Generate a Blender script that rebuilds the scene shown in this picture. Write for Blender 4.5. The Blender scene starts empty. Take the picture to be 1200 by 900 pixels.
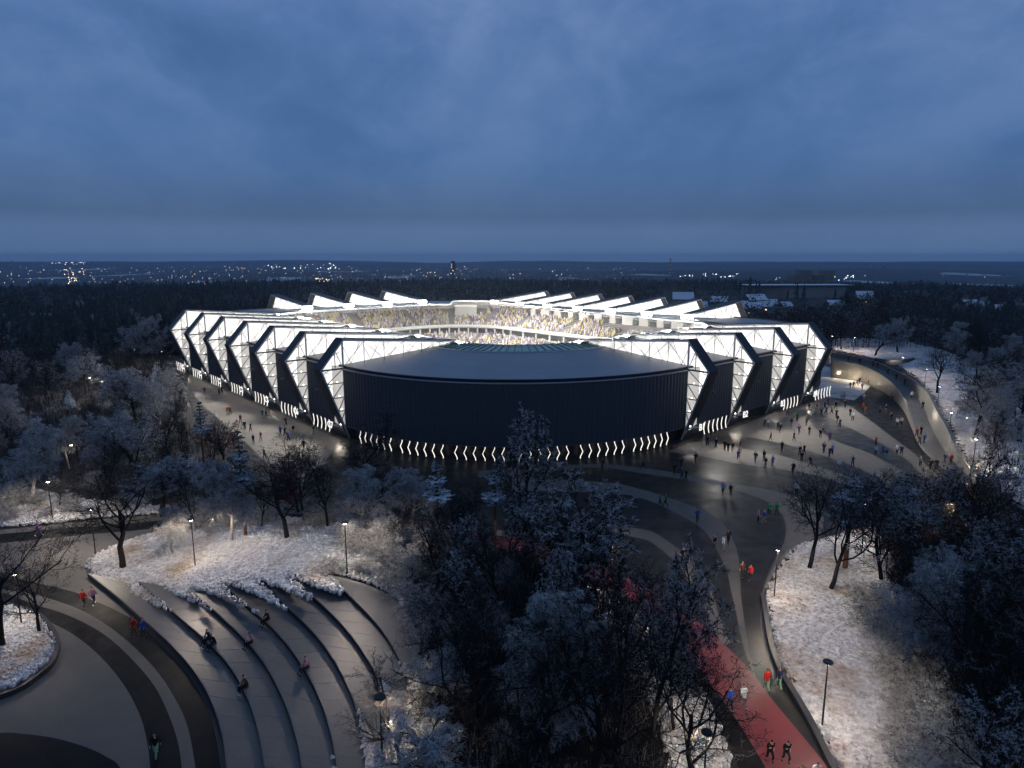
import bpy, bmesh, math, random
import numpy as np
from mathutils import Vector, Matrix, geometry, noise
sc = bpy.context.scene
R = math.radians
random.seed(7)

# ------------------------------------------------------------ camera, world, sun, exposure
CAM_H = 32.0; FPX = 794.988; PITCH = R(10.69)
cam_d = bpy.data.cameras.new('camera'); cam = bpy.data.objects.new('camera', cam_d)
sc.collection.objects.link(cam); sc.camera = cam
cam.location = (0, 0, CAM_H); cam.rotation_euler = (R(90) - PITCH, 0, 0)
cam_d.sensor_width = 36; cam_d.lens = 36 * FPX / 1200
cam_d.clip_start = 0.5; cam_d.clip_end = 30000
sc.view_settings.view_transform = 'Standard'; sc.view_settings.look = 'None'
sc.view_settings.exposure = 0.0; sc.view_settings.gamma = 1
sc.cycles.max_bounces = 5; sc.cycles.diffuse_bounces = 2; sc.cycles.glossy_bounces = 2
sc.cycles.transmission_bounces = 3; sc.cycles.transparent_max_bounces = 6; sc.cycles.volume_bounces = 0
sc.cycles.use_denoising = True; sc.cycles.sample_clamp_indirect = 3.0
sc.cycles.caustics_reflective = False; sc.cycles.caustics_refractive = False

world = bpy.data.worlds.new('World'); sc.world = world; world.use_nodes = True
def build_world():
    nt = world.node_tree; N = nt.nodes; L = nt.links; N.clear()
    out = N.new('ShaderNodeOutputWorld'); bg = N.new('ShaderNodeBackground')
    tc = N.new('ShaderNodeTexCoord'); sep = N.new('ShaderNodeSeparateXYZ')
    L.new(tc.outputs['Generated'], sep.inputs[0])
    # cloud deck coordinates: direction projected on a high flat layer
    zc = N.new('ShaderNodeMath'); zc.operation = 'MAXIMUM'; L.new(sep.outputs['Z'], zc.inputs[0]); zc.inputs[1].default_value = 0.0
    za = N.new('ShaderNodeMath'); za.operation = 'ADD'; L.new(zc.outputs[0], za.inputs[0]); za.inputs[1].default_value = 0.42
    dv = []
    for ax in 'XY':
        d = N.new('ShaderNodeMath'); d.operation = 'DIVIDE'; L.new(sep.outputs[ax], d.inputs[0]); L.new(za.outputs[0], d.inputs[1]); dv.append(d)
    cmb = N.new('ShaderNodeCombineXYZ'); L.new(dv[0].outputs[0], cmb.inputs[0]); L.new(dv[1].outputs[0], cmb.inputs[1])
    def nz(scale, detail, rough, dist, loc):
        mp = N.new('ShaderNodeMapping'); mp.inputs['Location'].default_value = loc; mp.inputs['Rotation'].default_value = (0, 0, R(38))
        mp.inputs['Scale'].default_value = (1.0, 0.8, 1); L.new(cmb.outputs[0], mp.inputs[0])
        n = N.new('ShaderNodeTexNoise'); n.inputs['Scale'].default_value = scale; n.inputs['Detail'].default_value = detail
        n.inputs['Roughness'].default_value = rough; n.inputs['Distortion'].default_value = dist; L.new(mp.outputs[0], n.inputs['Vector']); return n
    n1 = nz(1.5, 5, 0.5, 0.6, (3.1, 0.4, 0)); n2 = nz(4.2, 8, 0.56, 0.5, (0, 5, 2))
    mx = N.new('ShaderNodeMath'); mx.operation = 'MULTIPLY_ADD'; L.new(n2.outputs['Fac'], mx.inputs[0]); mx.inputs[1].default_value = 0.46
    m2 = N.new('ShaderNodeMath'); m2.operation = 'MULTIPLY'; L.new(n1.outputs['Fac'], m2.inputs[0]); m2.inputs[1].default_value = 0.48
    n3 = nz(9.5, 6, 0.6, 0.4, (7, 2, 4)); m3 = N.new('ShaderNodeMath'); m3.operation = 'MULTIPLY_ADD'; L.new(n3.outputs['Fac'], m3.inputs[0]); m3.inputs[1].default_value = 0.12
    L.new(m2.outputs[0], m3.inputs[2]); L.new(m3.outputs[0], mx.inputs[2])
    ramp = N.new('ShaderNodeValToRGB'); e = ramp.color_ramp.elements
    e[0].position = 0.40; e[0].color = (0.060, 0.135, 0.310, 1)
    e[1].position = 0.64; e[1].color = (0.150, 0.245, 0.470, 1)
    x = e.new(0.50); x.color = (0.088, 0.178, 0.385, 1)
    L.new(mx.outputs[0], ramp.inputs[0])
    # band near the horizon
    hz = N.new('ShaderNodeValToRGB'); h = hz.color_ramp.elements
    h[0].position = 0.0; h[0].color = (0.080, 0.145, 0.290, 1)
    h[1].position = 0.30; h[1].color = (0.070, 0.160, 0.350, 1)
    y = h.new(0.035); y.color = (0.088, 0.152, 0.290, 1); y = h.new(0.055); y.color = (0.066, 0.118, 0.228, 1); y = h.new(0.14); y.color = (0.064, 0.150, 0.330, 1)
    L.new(sep.outputs['Z'], hz.inputs[0])
    mr = N.new('ShaderNodeMapRange'); mr.inputs['From Min'].default_value = 0.05; mr.inputs['From Max'].default_value = 0.32
    mr.inputs['To Min'].default_value = 0.12; mr.inputs['To Max'].default_value = 1.0
    L.new(sep.outputs['Z'], mr.inputs['Value'])
    mix = N.new('ShaderNodeMix'); mix.data_type = 'RGBA'; L.new(mr.outputs[0], mix.inputs['Factor'])
    L.new(hz.outputs['Color'], mix.inputs['A']); L.new(ramp.outputs['Color'], mix.inputs['B'])
    L.new(mix.outputs['Result'], bg.inputs['Color']); bg.inputs['Strength'].default_value = 1.0
    L.new(bg.outputs[0], out.inputs[0])
build_world()
sun_d = bpy.data.lights.new('sun', 'SUN'); sun_d.energy = 0.10; sun_d.angle = R(25); sun_d.color = (0.55, 0.72, 1.0)
sun = bpy.data.objects.new('sun', sun_d); sc.collection.objects.link(sun); sun.rotation_euler = (R(38), 0, R(200))

# ------------------------------------------------------------ helpers
COL = sc.collection
def G(px, py, z=0.0):
    xr = (px - 600) / FPX; yr = (450 - py) / FPX
    dy = math.cos(PITCH) + yr * math.sin(PITCH); dz = -math.sin(PITCH) + yr * math.cos(PITCH)
    t = (z - CAM_H) / dz
    return (xr * t, dy * t, z)
def proj(x, y, z):
    z = z - CAM_H
    dep = y * math.cos(PITCH) - z * math.sin(PITCH); up = y * math.sin(PITCH) + z * math.cos(PITCH)
    return 600 + FPX * x / dep, 450 - FPX * up / dep
def sstep(a, b, x):
    t = min(1, max(0, (x - a) / (b - a))); return t * t * (3 - 2 * t)
def lerp(a, b, t): return a + (b - a) * t
def interp(x, xs, ys):
    return float(np.interp(x, xs, ys))
def smooth(pts, n=6, closed=False):
    P = [Vector(p) for p in pts]; out = []
    m = len(P)
    for i in range(m if closed else m - 1):
        if closed: a, b, c, d = P[(i-1) % m], P[i], P[(i+1) % m], P[(i+2) % m]
        else: a, b, c, d = P[max(i-1, 0)], P[i], P[i+1], P[min(i+2, m-1)]
        for k in range(n):
            t = k / n
            out.append(0.5 * ((2*b) + (c-a)*t + (2*a-5*b+4*c-d)*t*t + (3*b-a-3*c+d)*t*t*t))
    if not closed: out.append(P[-1])
    return out
def inpoly(x, y, poly):
    c = False; j = len(poly) - 1
    for i in range(len(poly)):
        xi, yi = poly[i][0], poly[i][1]; xj, yj = poly[j][0], poly[j][1]
        if (yi > y) != (yj > y) and x < (xj - xi) * (y - yi) / (yj - yi) + xi: c = not c
        j = i
    return c

class MB:
    def __init__(s): s.v = []; s.f = []; s.m = []
    def add(s, vs, fs, mi=0):
        b = len(s.v); s.v.extend([tuple(p) for p in vs]); s.f.extend([tuple(i + b for i in f) for f in fs]); s.m.extend([mi] * len(fs))
    def box(s, c, size, mat=None, mi=0):
        hx, hy, hz = size[0]/2, size[1]/2, size[2]/2
        vs = [Vector((sx*hx, sy*hy, sz*hz)) for sx in (-1, 1) for sy in (-1, 1) for sz in (-1, 1)]
        if mat is not None: vs = [mat @ p for p in vs]
        vs = [p + Vector(c) for p in vs]
        s.add(vs, [(0,1,3,2), (4,6,7,5), (0,4,5,1), (2,3,7,6), (0,2,6,4), (1,5,7,3)], mi)
    def bar(s, a, b, w, h=None, mi=0, up=Vector((0, 0, 1))):
        a = Vector(a); b = Vector(b); h = h or w; d = (b - a)
        if d.length < 1e-5: return
        d.normalize()
        if abs(d.dot(up)) > 0.98: up = Vector((1, 0, 0))
        x = d.cross(up).normalized() * w / 2; y = x.cross(d).normalized() * h / 2
        s.add([a-x-y, a+x-y, a+x+y, a-x+y, b-x-y, b+x-y, b+x+y, b-x+y], [(0,3,2,1), (4,5,6,7), (0,1,5,4), (1,2,6,5), (2,3,7,6), (3,0,4,7)], mi)
    def tube(s, path, rad, n=6, mi=0, cap=True):
        P = [Vector(p) for p in path]; m = len(P)
        if not hasattr(rad, '__len__'): rad = [rad] * m
        d0 = (P[1] - P[0]).normalized(); u = Vector((0, 0, 1)) if abs(d0.z) < .9 else Vector((1, 0, 0))
        x = d0.cross(u).normalized(); vs = []
        for i in range(m):
            d = (P[min(i+1, m-1)] - P[max(i-1, 0)]).normalized()
            x = (x - d * x.dot(d)).normalized(); y = d.cross(x)
            for k in range(n):
                a = 2 * math.pi * k / n; vs.append(P[i] + (x * math.cos(a) + y * math.sin(a)) * rad[i])
        fs = [(i*n+k, i*n+(k+1) % n, (i+1)*n+(k+1) % n, (i+1)*n+k) for i in range(m-1) for k in range(n)]
        if cap: fs += [tuple(range(n-1, -1, -1)), tuple((m-1)*n + k for k in range(n))]
        s.add(vs, fs, mi)
    def lathe(s, prof, n=16, c=(0, 0, 0), mi=0):
        vs = []; m = len(prof)
        for r, z in prof:
            for k in range(n):
                a = 2 * math.pi * k / n; vs.append((c[0] + r * math.cos(a), c[1] + r * math.sin(a), c[2] + z))
        fs = [(i*n+k, i*n+(k+1) % n, (i+1)*n+(k+1) % n, (i+1)*n+k) for i in range(m-1) for k in range(n)]
        s.add(vs, fs, mi)
    def prism(s, poly, f0, f1, mi=0):
        """poly: list of 2D; f0/f1 map 2D -> 3D for the two faces"""
        n = len(poly); a = [Vector(f0(p)) for p in poly]; b = [Vector(f1(p)) for p in poly]
        tris = geometry.tessellate_polygon([[Vector((p[0], p[1], 0)) for p in poly]])
        s.add(a + b, [tuple(t) for t in tris] + [tuple(i + n for i in reversed(t)) for t in tris] + [(i, i+n, (i+1) % n + n, (i+1) % n) for i in range(n)], mi)
    def sheet(s, pts, mi=0):
        pts = [Vector(p) for p in pts]
        tris = geometry.tessellate_polygon([[Vector((p[0], p[1], 0)) for p in pts]])
        fs = []
        for t in tris:
            a, b, c = [pts[i] for i in t]
            if (b - a).cross(c - a).z < 0: t = (t[0], t[2], t[1])
            fs.append(tuple(t))
        s.add(pts, fs, mi)
    def mesh(s, name, mats, smooth_=False):
        me = bpy.data.meshes.new(name); me.from_pydata(s.v, [], s.f)
        if not isinstance(mats, (list, tuple)): mats = [mats]
        for m in mats: me.materials.append(m)
        if len(mats) > 1: me.polygons.foreach_set('material_index', s.m)
        if smooth_: me.polygons.foreach_set('use_smooth', [True] * len(me.polygons))
        me.update(); return me
    def build(s, name, mats, parent=None, smooth_=False, **kw):
        return link(name, s.mesh(name, mats, smooth_), parent, **kw)
def link(name, data, parent=None, loc=None, rot=None, mat=None, **props):
    o = bpy.data.objects.new(name, data); COL.objects.link(o)
    if parent is not None: o.parent = parent
    if mat is not None: o.matrix_local = mat
    if loc is not None: o.location = loc
    if rot is not None: o.rotation_euler = rot
    for k, v in props.items():
        if v is not None: o[k] = v
    return o
def thing(name, label, cat, loc=(0, 0, 0), rz=0, group=None):
    return link(name, None, None, loc, (0, 0, rz), label=label, category=cat, group=group)

def mat(name, col, rough=0.7, spec=0.3, metal=0.0, emit=None, es=0.0, noise_=None, bump=None):
    m = bpy.data.materials.new(name); m.use_nodes = True; nt = m.node_tree; b = nt.nodes['Principled BSDF']
    b.inputs['Base Color'].default_value = (*col, 1); b.inputs['Roughness'].default_value = rough
    b.inputs['Specular IOR Level'].default_value = spec; b.inputs['Metallic'].default_value = metal
    if emit: b.inputs['Emission Color'].default_value = (*emit, 1); b.inputs['Emission Strength'].default_value = es
    if noise_:
        sc_, c2, lo, hi = noise_[:4]
        tc = nt.nodes.new('ShaderNodeTexCoord'); n = nt.nodes.new('ShaderNodeTexNoise'); n.inputs['Scale'].default_value = sc_; n.inputs['Detail'].default_value = 6
        n.inputs['Roughness'].default_value = 0.62
        nt.links.new(tc.outputs['Object'], n.inputs['Vector'])
        mr = nt.nodes.new('ShaderNodeMapRange'); mr.inputs['From Min'].default_value = lo; mr.inputs['From Max'].default_value = hi
        nt.links.new(n.outputs['Fac'], mr.inputs['Value'])
        mx = nt.nodes.new('ShaderNodeMix'); mx.data_type = 'RGBA'; mx.inputs['A'].default_value = (*col, 1); mx.inputs['B'].default_value = (*c2, 1)
        nt.links.new(mr.outputs[0], mx.inputs['Factor']); nt.links.new(mx.outputs['Result'], b.inputs['Base Color'])
        if len(noise_) > 4:   # roughness range
            m3 = nt.nodes.new('ShaderNodeMapRange'); m3.inputs['To Min'].default_value = noise_[4]; m3.inputs['To Max'].default_value = noise_[5]
            m3.inputs['From Min'].default_value = lo; m3.inputs['From Max'].default_value = hi
            nt.links.new(n.outputs['Fac'], m3.inputs['Value']); nt.links.new(m3.outputs[0], b.inputs['Roughness'])
    if bump:
        tc = nt.nodes.new('ShaderNodeTexCoord'); n = nt.nodes.new('ShaderNodeTexNoise'); n.inputs['Scale'].default_value = bump[0]; n.inputs['Detail'].default_value = 5
        nt.links.new(tc.outputs['Object'], n.inputs['Vector'])
        bp = nt.nodes.new('ShaderNodeBump'); bp.inputs['Strength'].default_value = bump[1]; bp.inputs['Distance'].default_value = bump[2]
        nt.links.new(n.outputs['Fac'], bp.inputs['Height']); nt.links.new(bp.outputs[0], b.inputs['Normal'])
    return m
def emat(name, col, strength):
    m = bpy.data.materials.new(name); m.use_nodes = True; nt = m.node_tree; nt.nodes.clear()
    o = nt.nodes.new('ShaderNodeOutputMaterial'); e = nt.nodes.new('ShaderNodeEmission'); e.inputs[0].default_value = (*col, 1); e.inputs[1].default_value = strength
    nt.links.new(e.outputs[0], o.inputs[0]); return m

M = {}
M['asphalt'] = mat('dark_asphalt', (0.017, 0.016, 0.015), 0.42, 0.09, noise_=(0.45, (0.026, 0.0245, 0.023), 0.36, 0.66, 0.50, 0.33), bump=(9, 0.25, 0.02))
M['asphalt2'] = mat('black_asphalt', (0.010, 0.0093, 0.009), 0.42, 0.05, noise_=(0.7, (0.013, 0.012, 0.011), 0.38, 0.66, 0.6, 0.42), bump=(9, 0.25, 0.02))
M['paving'] = mat('pale_paving', (0.115, 0.103, 0.090), 0.6, 0.08, noise_=(0.7, (0.125, 0.113, 0.099), 0.34, 0.68, 0.66, 0.52), bump=(7, 0.2, 0.02))
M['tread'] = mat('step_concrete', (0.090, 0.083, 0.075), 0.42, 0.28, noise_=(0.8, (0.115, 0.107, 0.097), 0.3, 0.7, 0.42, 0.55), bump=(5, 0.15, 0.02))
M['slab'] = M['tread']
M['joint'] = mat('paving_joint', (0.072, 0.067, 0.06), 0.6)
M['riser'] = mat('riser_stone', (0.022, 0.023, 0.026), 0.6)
M['track'] = mat('red_track', (0.135, 0.015, 0.017), 0.5, 0.3, noise_=(0.4, (0.19, 0.034, 0.033), 0.3, 0.7, 0.38, 0.6))
M['wallc'] = mat('wall_concrete', (0.12, 0.113, 0.102), 0.6, noise_=(0.8, (0.18, 0.17, 0.155), 0.3, 0.7))
M['ramp'] = mat('ramp_paving', (0.09, 0.085, 0.078), 0.55, 0.2, noise_=(0.5, (0.13, 0.122, 0.11), 0.3, 0.7))
M['cladding'] = mat('dark_cladding', (0.048, 0.051, 0.060), 0.62, 0.3)
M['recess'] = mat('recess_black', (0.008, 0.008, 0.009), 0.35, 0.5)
M['frame'] = mat('fin_dark', (0.012, 0.014, 0.020), 0.5, 0.3)
M['steel'] = mat('grey_steel', (0.45, 0.44, 0.43), 0.5, 0.4, 0.0)
M['steeldk'] = mat('dark_steel', (0.10, 0.10, 0.105), 0.4, 0.5, 0.3)
M['deck'] = mat('roof_deck', (0.20, 0.21, 0.22), 0.5, 0.4, noise_=(0.12, (0.25, 0.26, 0.27), 0.3, 0.7))
M['rim'] = mat('rim_metal', (0.45, 0.46, 0.5), 0.35, 0.5, 0.2)
M['inner'] = mat('bowl_white', (0.50, 0.48, 0.45), 0.6, noise_=(0.3, (0.42, 0.41, 0.39), 0.3, 0.7))
M['room'] = mat('room_dark', (0.07, 0.075, 0.075), 0.6)
M['seat'] = mat('seat_concrete', (0.22, 0.21, 0.21), 0.7)
M['pitch'] = mat('pitch_grass', (0.05, 0.12, 0.03), 0.9, noise_=(3, (0.07, 0.16, 0.04), .3, .7))
M['lampblack'] = mat('lamp_black', (0.012, 0.012, 0.013), 0.45, 0.5)
M['bulb'] = emat('lamp_glow', (1.0, 0.86, 0.68), 26)
M['flood'] = emat('flood_glow', (1.0, 0.97, 0.92), 30)
M['strip'] = emat('light_strip', (1.0, 0.95, 0.88), 1.3)
M['sign'] = emat('sign_white', (1.0, 0.98, 0.95), 1.15)
M['panel'] = mat('painted_glow_panel', (0.45, 0.44, 0.42), 0.5, emit=(1.0, .95, .88), es=0.42)  # no lamp: weak emission stands in for light falling on the panels
M['spot'] = emat('uplight', (1.0, 0.93, 0.82), 12)
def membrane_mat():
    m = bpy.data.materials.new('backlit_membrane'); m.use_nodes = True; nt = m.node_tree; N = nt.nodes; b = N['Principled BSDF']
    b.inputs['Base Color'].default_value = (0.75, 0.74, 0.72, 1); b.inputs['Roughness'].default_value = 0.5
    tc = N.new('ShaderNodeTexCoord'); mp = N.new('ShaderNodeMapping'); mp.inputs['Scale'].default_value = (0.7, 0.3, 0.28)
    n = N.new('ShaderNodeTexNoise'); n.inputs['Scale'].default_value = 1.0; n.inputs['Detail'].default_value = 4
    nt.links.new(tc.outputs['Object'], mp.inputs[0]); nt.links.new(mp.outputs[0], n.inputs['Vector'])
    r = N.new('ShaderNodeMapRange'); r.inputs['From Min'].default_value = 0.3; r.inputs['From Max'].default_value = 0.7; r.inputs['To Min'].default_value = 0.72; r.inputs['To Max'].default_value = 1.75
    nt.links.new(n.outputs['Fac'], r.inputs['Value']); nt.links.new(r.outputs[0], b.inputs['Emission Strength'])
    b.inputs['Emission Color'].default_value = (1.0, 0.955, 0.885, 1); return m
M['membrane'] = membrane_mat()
def glass_mat():
    m = bpy.data.materials.new('roof_glass'); m.use_nodes = True; nt = m.node_tree; N = nt.nodes; N.remove(N['Principled BSDF'])
    t = N.new('ShaderNodeBsdfTranslucent'); t.inputs[0].default_value = (0.45, 0.66, 0.66, 1)
    g = N.new('ShaderNodeBsdfGlossy'); g.inputs[0].default_value = (0.8, 0.9, 0.95, 1); g.inputs['Roughness'].default_value = 0.15
    d = N.new('ShaderNodeBsdfDiffuse'); d.inputs[0].default_value = (0.30, 0.42, 0.42, 1)
    a = N.new('ShaderNodeMixShader'); a.inputs[0].default_value = 0.35; c = N.new('ShaderNodeMixShader'); c.inputs[0].default_value = 0.2
    nt.links.new(t.outputs[0], a.inputs[1]); nt.links.new(d.outputs[0], a.inputs[2]); nt.links.new(a.outputs[0], c.inputs[1]); nt.links.new(g.outputs[0], c.inputs[2])
    nt.links.new(c.outputs[0], N['Material Output'].inputs[0]); return m
M['glass'] = glass_mat()
def snow_lawn(name, ochre, lo, hi):
    m = mat(name, (0.66, 0.64, 0.62), 0.85, 0.15, noise_=(0.16, ochre, lo, hi))
    nt = m.node_tree; N = nt.nodes; b = N['Principled BSDF']; src = b.inputs['Base Color'].links[0].from_socket
    n = N.new('ShaderNodeTexNoise'); n.inputs['Scale'].default_value = 2.4; n.inputs['Detail'].default_value = 8; n.inputs['Roughness'].default_value = 0.7
    tc = N.new('ShaderNodeTexCoord'); nt.links.new(tc.outputs['Object'], n.inputs['Vector'])
    mr = N.new('ShaderNodeMapRange'); mr.inputs['From Min'].default_value = 0.28; mr.inputs['From Max'].default_value = 0.62; mr.inputs['To Min'].default_value = 0.25; mr.inputs['To Max'].default_value = 1
    nt.links.new(n.outputs['Fac'], mr.inputs['Value'])
    mx = N.new('ShaderNodeMix'); mx.data_type = 'RGBA'; mx.blend_type = 'MIX'; mx.inputs['A'].default_value = (0.13, 0.105, 0.08, 1)
    nt.links.new(src, mx.inputs['B']); nt.links.new(mr.outputs[0], mx.inputs['Factor']); nt.links.new(mx.outputs['Result'], b.inputs['Base Color'])
    return m
M['lawn'] = snow_lawn('frosted_lawn', (0.36, 0.22, 0.11), 0.50, 0.68)
M['floor'] = mat('forest_floor', (0.035, 0.032, 0.030), 0.95, 0.1, noise_=(0.10, (0.15, 0.15, 0.155), 0.54, 0.70))
M['bark'] = mat('dark_bark', (0.014, 0.012, 0.010), 0.9, 0.1, noise_=(3, (0.026, 0.021, 0.018), .3, .7))
M['barkl'] = mat('pale_bark', (0.25, 0.22, 0.19), 0.85, 0.1, noise_=(4, (0.42, 0.38, 0.33), .35, .6))
M['pinebark'] = mat('pine_bark', (0.12, 0.06, 0.035), 0.9, 0.1)
M['twig'] = mat('dark_twig', (0.016, 0.013, 0.012), 0.9, 0.1)
M['twigf'] = mat('frosted_twig_grey', (0.145, 0.142, 0.14), 0.9, 0.1)
M['frost'] = mat('frosted_twig', (0.43, 0.42, 0.41), 0.9, 0.1)
M['redleaf'] = mat('red_twig', (0.085, 0.018, 0.018), 0.9, 0.1)
def snowtop(name, under, top, lo=0.15, hi=0.6):
    m = mat(name, under, 0.85, 0.15); nt = m.node_tree; N = nt.nodes; b = N['Principled BSDF']
    g = N.new('ShaderNodeNewGeometry'); s = N.new('ShaderNodeSeparateXYZ'); nt.links.new(g.outputs['Normal'], s.inputs[0])
    tc = N.new('ShaderNodeTexCoord'); n = N.new('ShaderNodeTexNoise'); n.inputs['Scale'].default_value = 1.2; nt.links.new(tc.outputs['Object'], n.inputs['Vector'])
    a = N.new('ShaderNodeMath'); a.operation = 'MULTIPLY_ADD'; a.inputs[1].default_value = 0.9; a.inputs[2].default_value = -0.45
    nt.links.new(n.outputs['Fac'], a.inputs[0]); ad = N.new('ShaderNodeMath'); nt.links.new(a.outputs[0], ad.inputs[0]); nt.links.new(s.outputs['Z'], ad.inputs[1])
    mr = N.new('ShaderNodeMapRange'); mr.inputs['From Min'].default_value = lo; mr.inputs['From Max'].default_value = hi; nt.links.new(ad.outputs[0], mr.inputs['Value'])
    mx = N.new('ShaderNodeMix'); mx.data_type = 'RGBA'; mx.inputs['A'].default_value = (*under, 1); mx.inputs['B'].default_value = (*top, 1)
    nt.links.new(mr.outputs[0], mx.inputs['Factor']); nt.links.new(mx.outputs['Result'], b.inputs['Base Color']); return m
M['needle'] = snowtop('snowy_needles', (0.018, 0.030, 0.026), (0.62, 0.66, 0.70), 0.30, 0.62)
M['farwood'] = snowtop('far_wood', (0.026, 0.034, 0.032), (0.20, 0.215, 0.23), 0.2, 0.85)
M['farwood2'] = mat('far_bare_wood', (0.050, 0.040, 0.034), 0.95, 0.05)
M['farwood3'] = mat('far_frosted_wood', (0.15, 0.15, 0.155), 0.95, 0.05)
M['house'] = mat('house_wall', (0.16, 0.14, 0.13), 0.8, noise_=(0.02, (0.28, 0.25, 0.22), .4, .6))
M['roof'] = snowtop('snow_roof', (0.10, 0.06, 0.05), (0.62, 0.63, 0.65), 0.1, 0.4)
M['window'] = emat('lit_window', (1.0, 0.72, 0.42), 2.2)
M['cityw'] = emat('city_light_warm', (1.0, 0.75, 0.5), 5)
M['cityc'] = emat('city_light_white', (0.9, 0.93, 1.0), 5)

# ------------------------------------------------------------ terrain
EDGE_X = [0, 100, 300, 450, 520, 620, 700, 760, 820, 850, 880]
EDGE_Y = [600, 612, 606, 628, 634, 662, 698, 730, 790, 850, 930]
RISE = 0.48
def mound(x, y):
    if y < 20 or y > 120 or x > 40: return 0.0
    px, py = proj(x, y, 0)
    if py < 560: return 0.0
    e = interp(px, EDGE_X, EDGE_Y)
    return 7 * RISE * sstep(103, 392, px) * (1 - sstep(600, 760, px)) * sstep(e, e + 55, py)
def base_z(x, y):
    r = math.hypot(x, y)
    z = mound(x, y)
    if r > 300:
        z += -62 * sstep(300, 2600, r) - 12 * sstep(2500, 6000, r) + 32 * sstep(6200, 8000, r) + noise.noise(Vector((x * .0007, y * .0004, 21))) * 26 * sstep(6000, 7600, r)
        if r > 900: z += noise.noise(Vector((x * .0006, y * .0006, 3))) * 26 * sstep(900, 3000, r) + noise.noise(Vector((x * .002, y * .002, 9))) * 7 * sstep(900, 3000, r)
    return z
def GP(px, py):
    z = 0.0
    for _ in range(6):
        x, y, _z = G(px, py, z); z = 0.5 * z + 0.5 * base_z(x, y)
    return Vector((x, y, base_z(x, y)))
def GW(l, z=0.0): return [G(p[0], p[1], z) for p in l]

# risers of the amphitheatre (photo-derived ground curves), step k lies beyond riser k
RIS = [
 [(103,674),(133,695),(160,721),(187,743),(213,769),(235,793),(253,828),(263,860),(268,900),(269,940)],
 [(163,684),(203,719),(224,737),(240,751),(256,764),(280,792),(296,826),(307,868),(312,900),(314,940)],
 [(215,688),(229,700),(256,721),(277,740),(296,759),(317,785),(335,823),(349,863),(356,900),(360,940)],
 [(258,684),(290,711),(309,728),(330,745),(351,775),(367,801),(381,831),(389,860),(396,900),(401,940)],
 [(303,681),(327,705),(343,720),(365,737),(386,764),(402,791),(418,825),(427,860),(436,900),(440,940)],
 [(338,676),(370,704),(394,724),(415,748),(434,777),(448,803),(458,840),(463,880),(465,940)],
 [(386,679),(405,696),(429,717),(447,737),(463,761),(474,785),(482,810),(488,840),(490,900),(492,940)]]
RISW = []
for k, r in enumerate(RIS):
    q = smooth([G(p[0], p[1], k * RISE + RISE / 2) for p in r], 6)
    for _ in range(60): q = [q[0]] + [q[i]*.5 + (q[i-1] + q[i+1])*.25 for i in range(1, len(q)-1)] + [q[-1]]
    RISW.append(q)
OUTER = [(386,675),(421,684),(447,695),(469,711),(481,732),(486,753),(487,785),(488,800)]
OUTERW = smooth([G(p[0], p[1], 7 * RISE) for p in OUTER], 6)
def flat(pts, z): return [Vector((p[0], p[1], z)) for p in pts]

# paved areas (outlines on the ground)
PLAZA = [(222,438),(218,455),(226,480),(240,505),(262,530),(290,560),(318,585),(345,600),(420,606),(470,606),(560,625),(650,648),(720,678),(790,720),(835,770),(862,830),(880,905),(900,1000),(1010,1000),(975,900),(950,850),(930,815),(915,790),(905,762),(899,735),(894,705),(898,685),(907,667),(921,650),(940,640),(985,628),(1050,610),(1100,600),(1150,600),(1200,630),(1230,640),(1200,600),(1165,582),(1136,553),(1118,532),(1104,508),(1092,482),(1078,462),(1060,446),(1040,434),(1010,424),(960,416),(900,416)]
LEFTP = [(-40,625),(50,616),(84,612),(120,608),(200,602),(300,596),(345,598),(420,606),(425,617),(330,606),(250,611),(190,623),(135,641),(110,653),(99,666)]
plaza_w = GW(smooth([(a, b, 0) for a, b in PLAZA], 1, True) and PLAZA)
amph_poly = [Vector(p) for p in RISW[0]] + [Vector(G(500, 940, 2)), Vector(G(488, 800, 2.8))] + list(reversed(OUTERW))
left_poly = [Vector(G(*p)) for p in LEFTP] + [Vector(p) for p in RISW[0]] + [Vector(G(269, 1000)), Vector(G(-120, 1000)), Vector(G(-120, 640))]
def paved(x, y):
    if 20 < y < 200:
        return inpoly(x, y, plaza_w) or inpoly(x, y, left_poly) or inpoly(x, y, amph_poly)
    return False
def build_ground():
    def axis(lo, hi, step, far, k):
        a = list(np.arange(lo, hi + .01, step)); s = step; b = hi; up = []
        while b < far: s *= k; b += s; up.append(b)
        return a, up
    ax, up = axis(-90, 110, 1.4, 11000, 1.13); xs = [-(p - 110 + 90) for p in reversed(up)] + ax + up
    ay, upy = axis(14, 150, 1.4, 9500, 1.045); ys = [-300, -60, -10] + ay + upy
    vs = []
    for y in ys:
        for x in xs:
            z = base_z(x, y)
            if paved(x, y): z = min(z, 0) - 0.35
            vs.append((x, y, z - 0.02))
    n = len(xs); fs = [(j*n+i, j*n+i+1, (j+1)*n+i+1, (j+1)*n+i) for j in range(len(ys)-1) for i in range(n-1)]
    b = MB(); b.v = vs; b.f = fs; b.m = [0]*len(fs)
    b.build('ground', M['floor'], smooth_=True, kind='structure')
build_ground()
def sheet_obj(name, pts, m, z, **kw):
    b = MB(); b.sheet(flat(pts, z)); return b.build(name, m, kind='structure', **kw)
def band(name, top, bot, m, z, n=5):
    a = smooth([G(*p) for p in top], n); c = smooth([G(*p) for p in bot], n)
    return sheet_obj(name, a + list(reversed(c)), m, z)
sheet_obj('plaza', plaza_w, M['asphalt'], 0.0)
sheet_obj('path', left_poly, M['paving'], 0.004)
Z1 = 0.008; Z2 = 0.012; Z3 = 0.016
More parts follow.
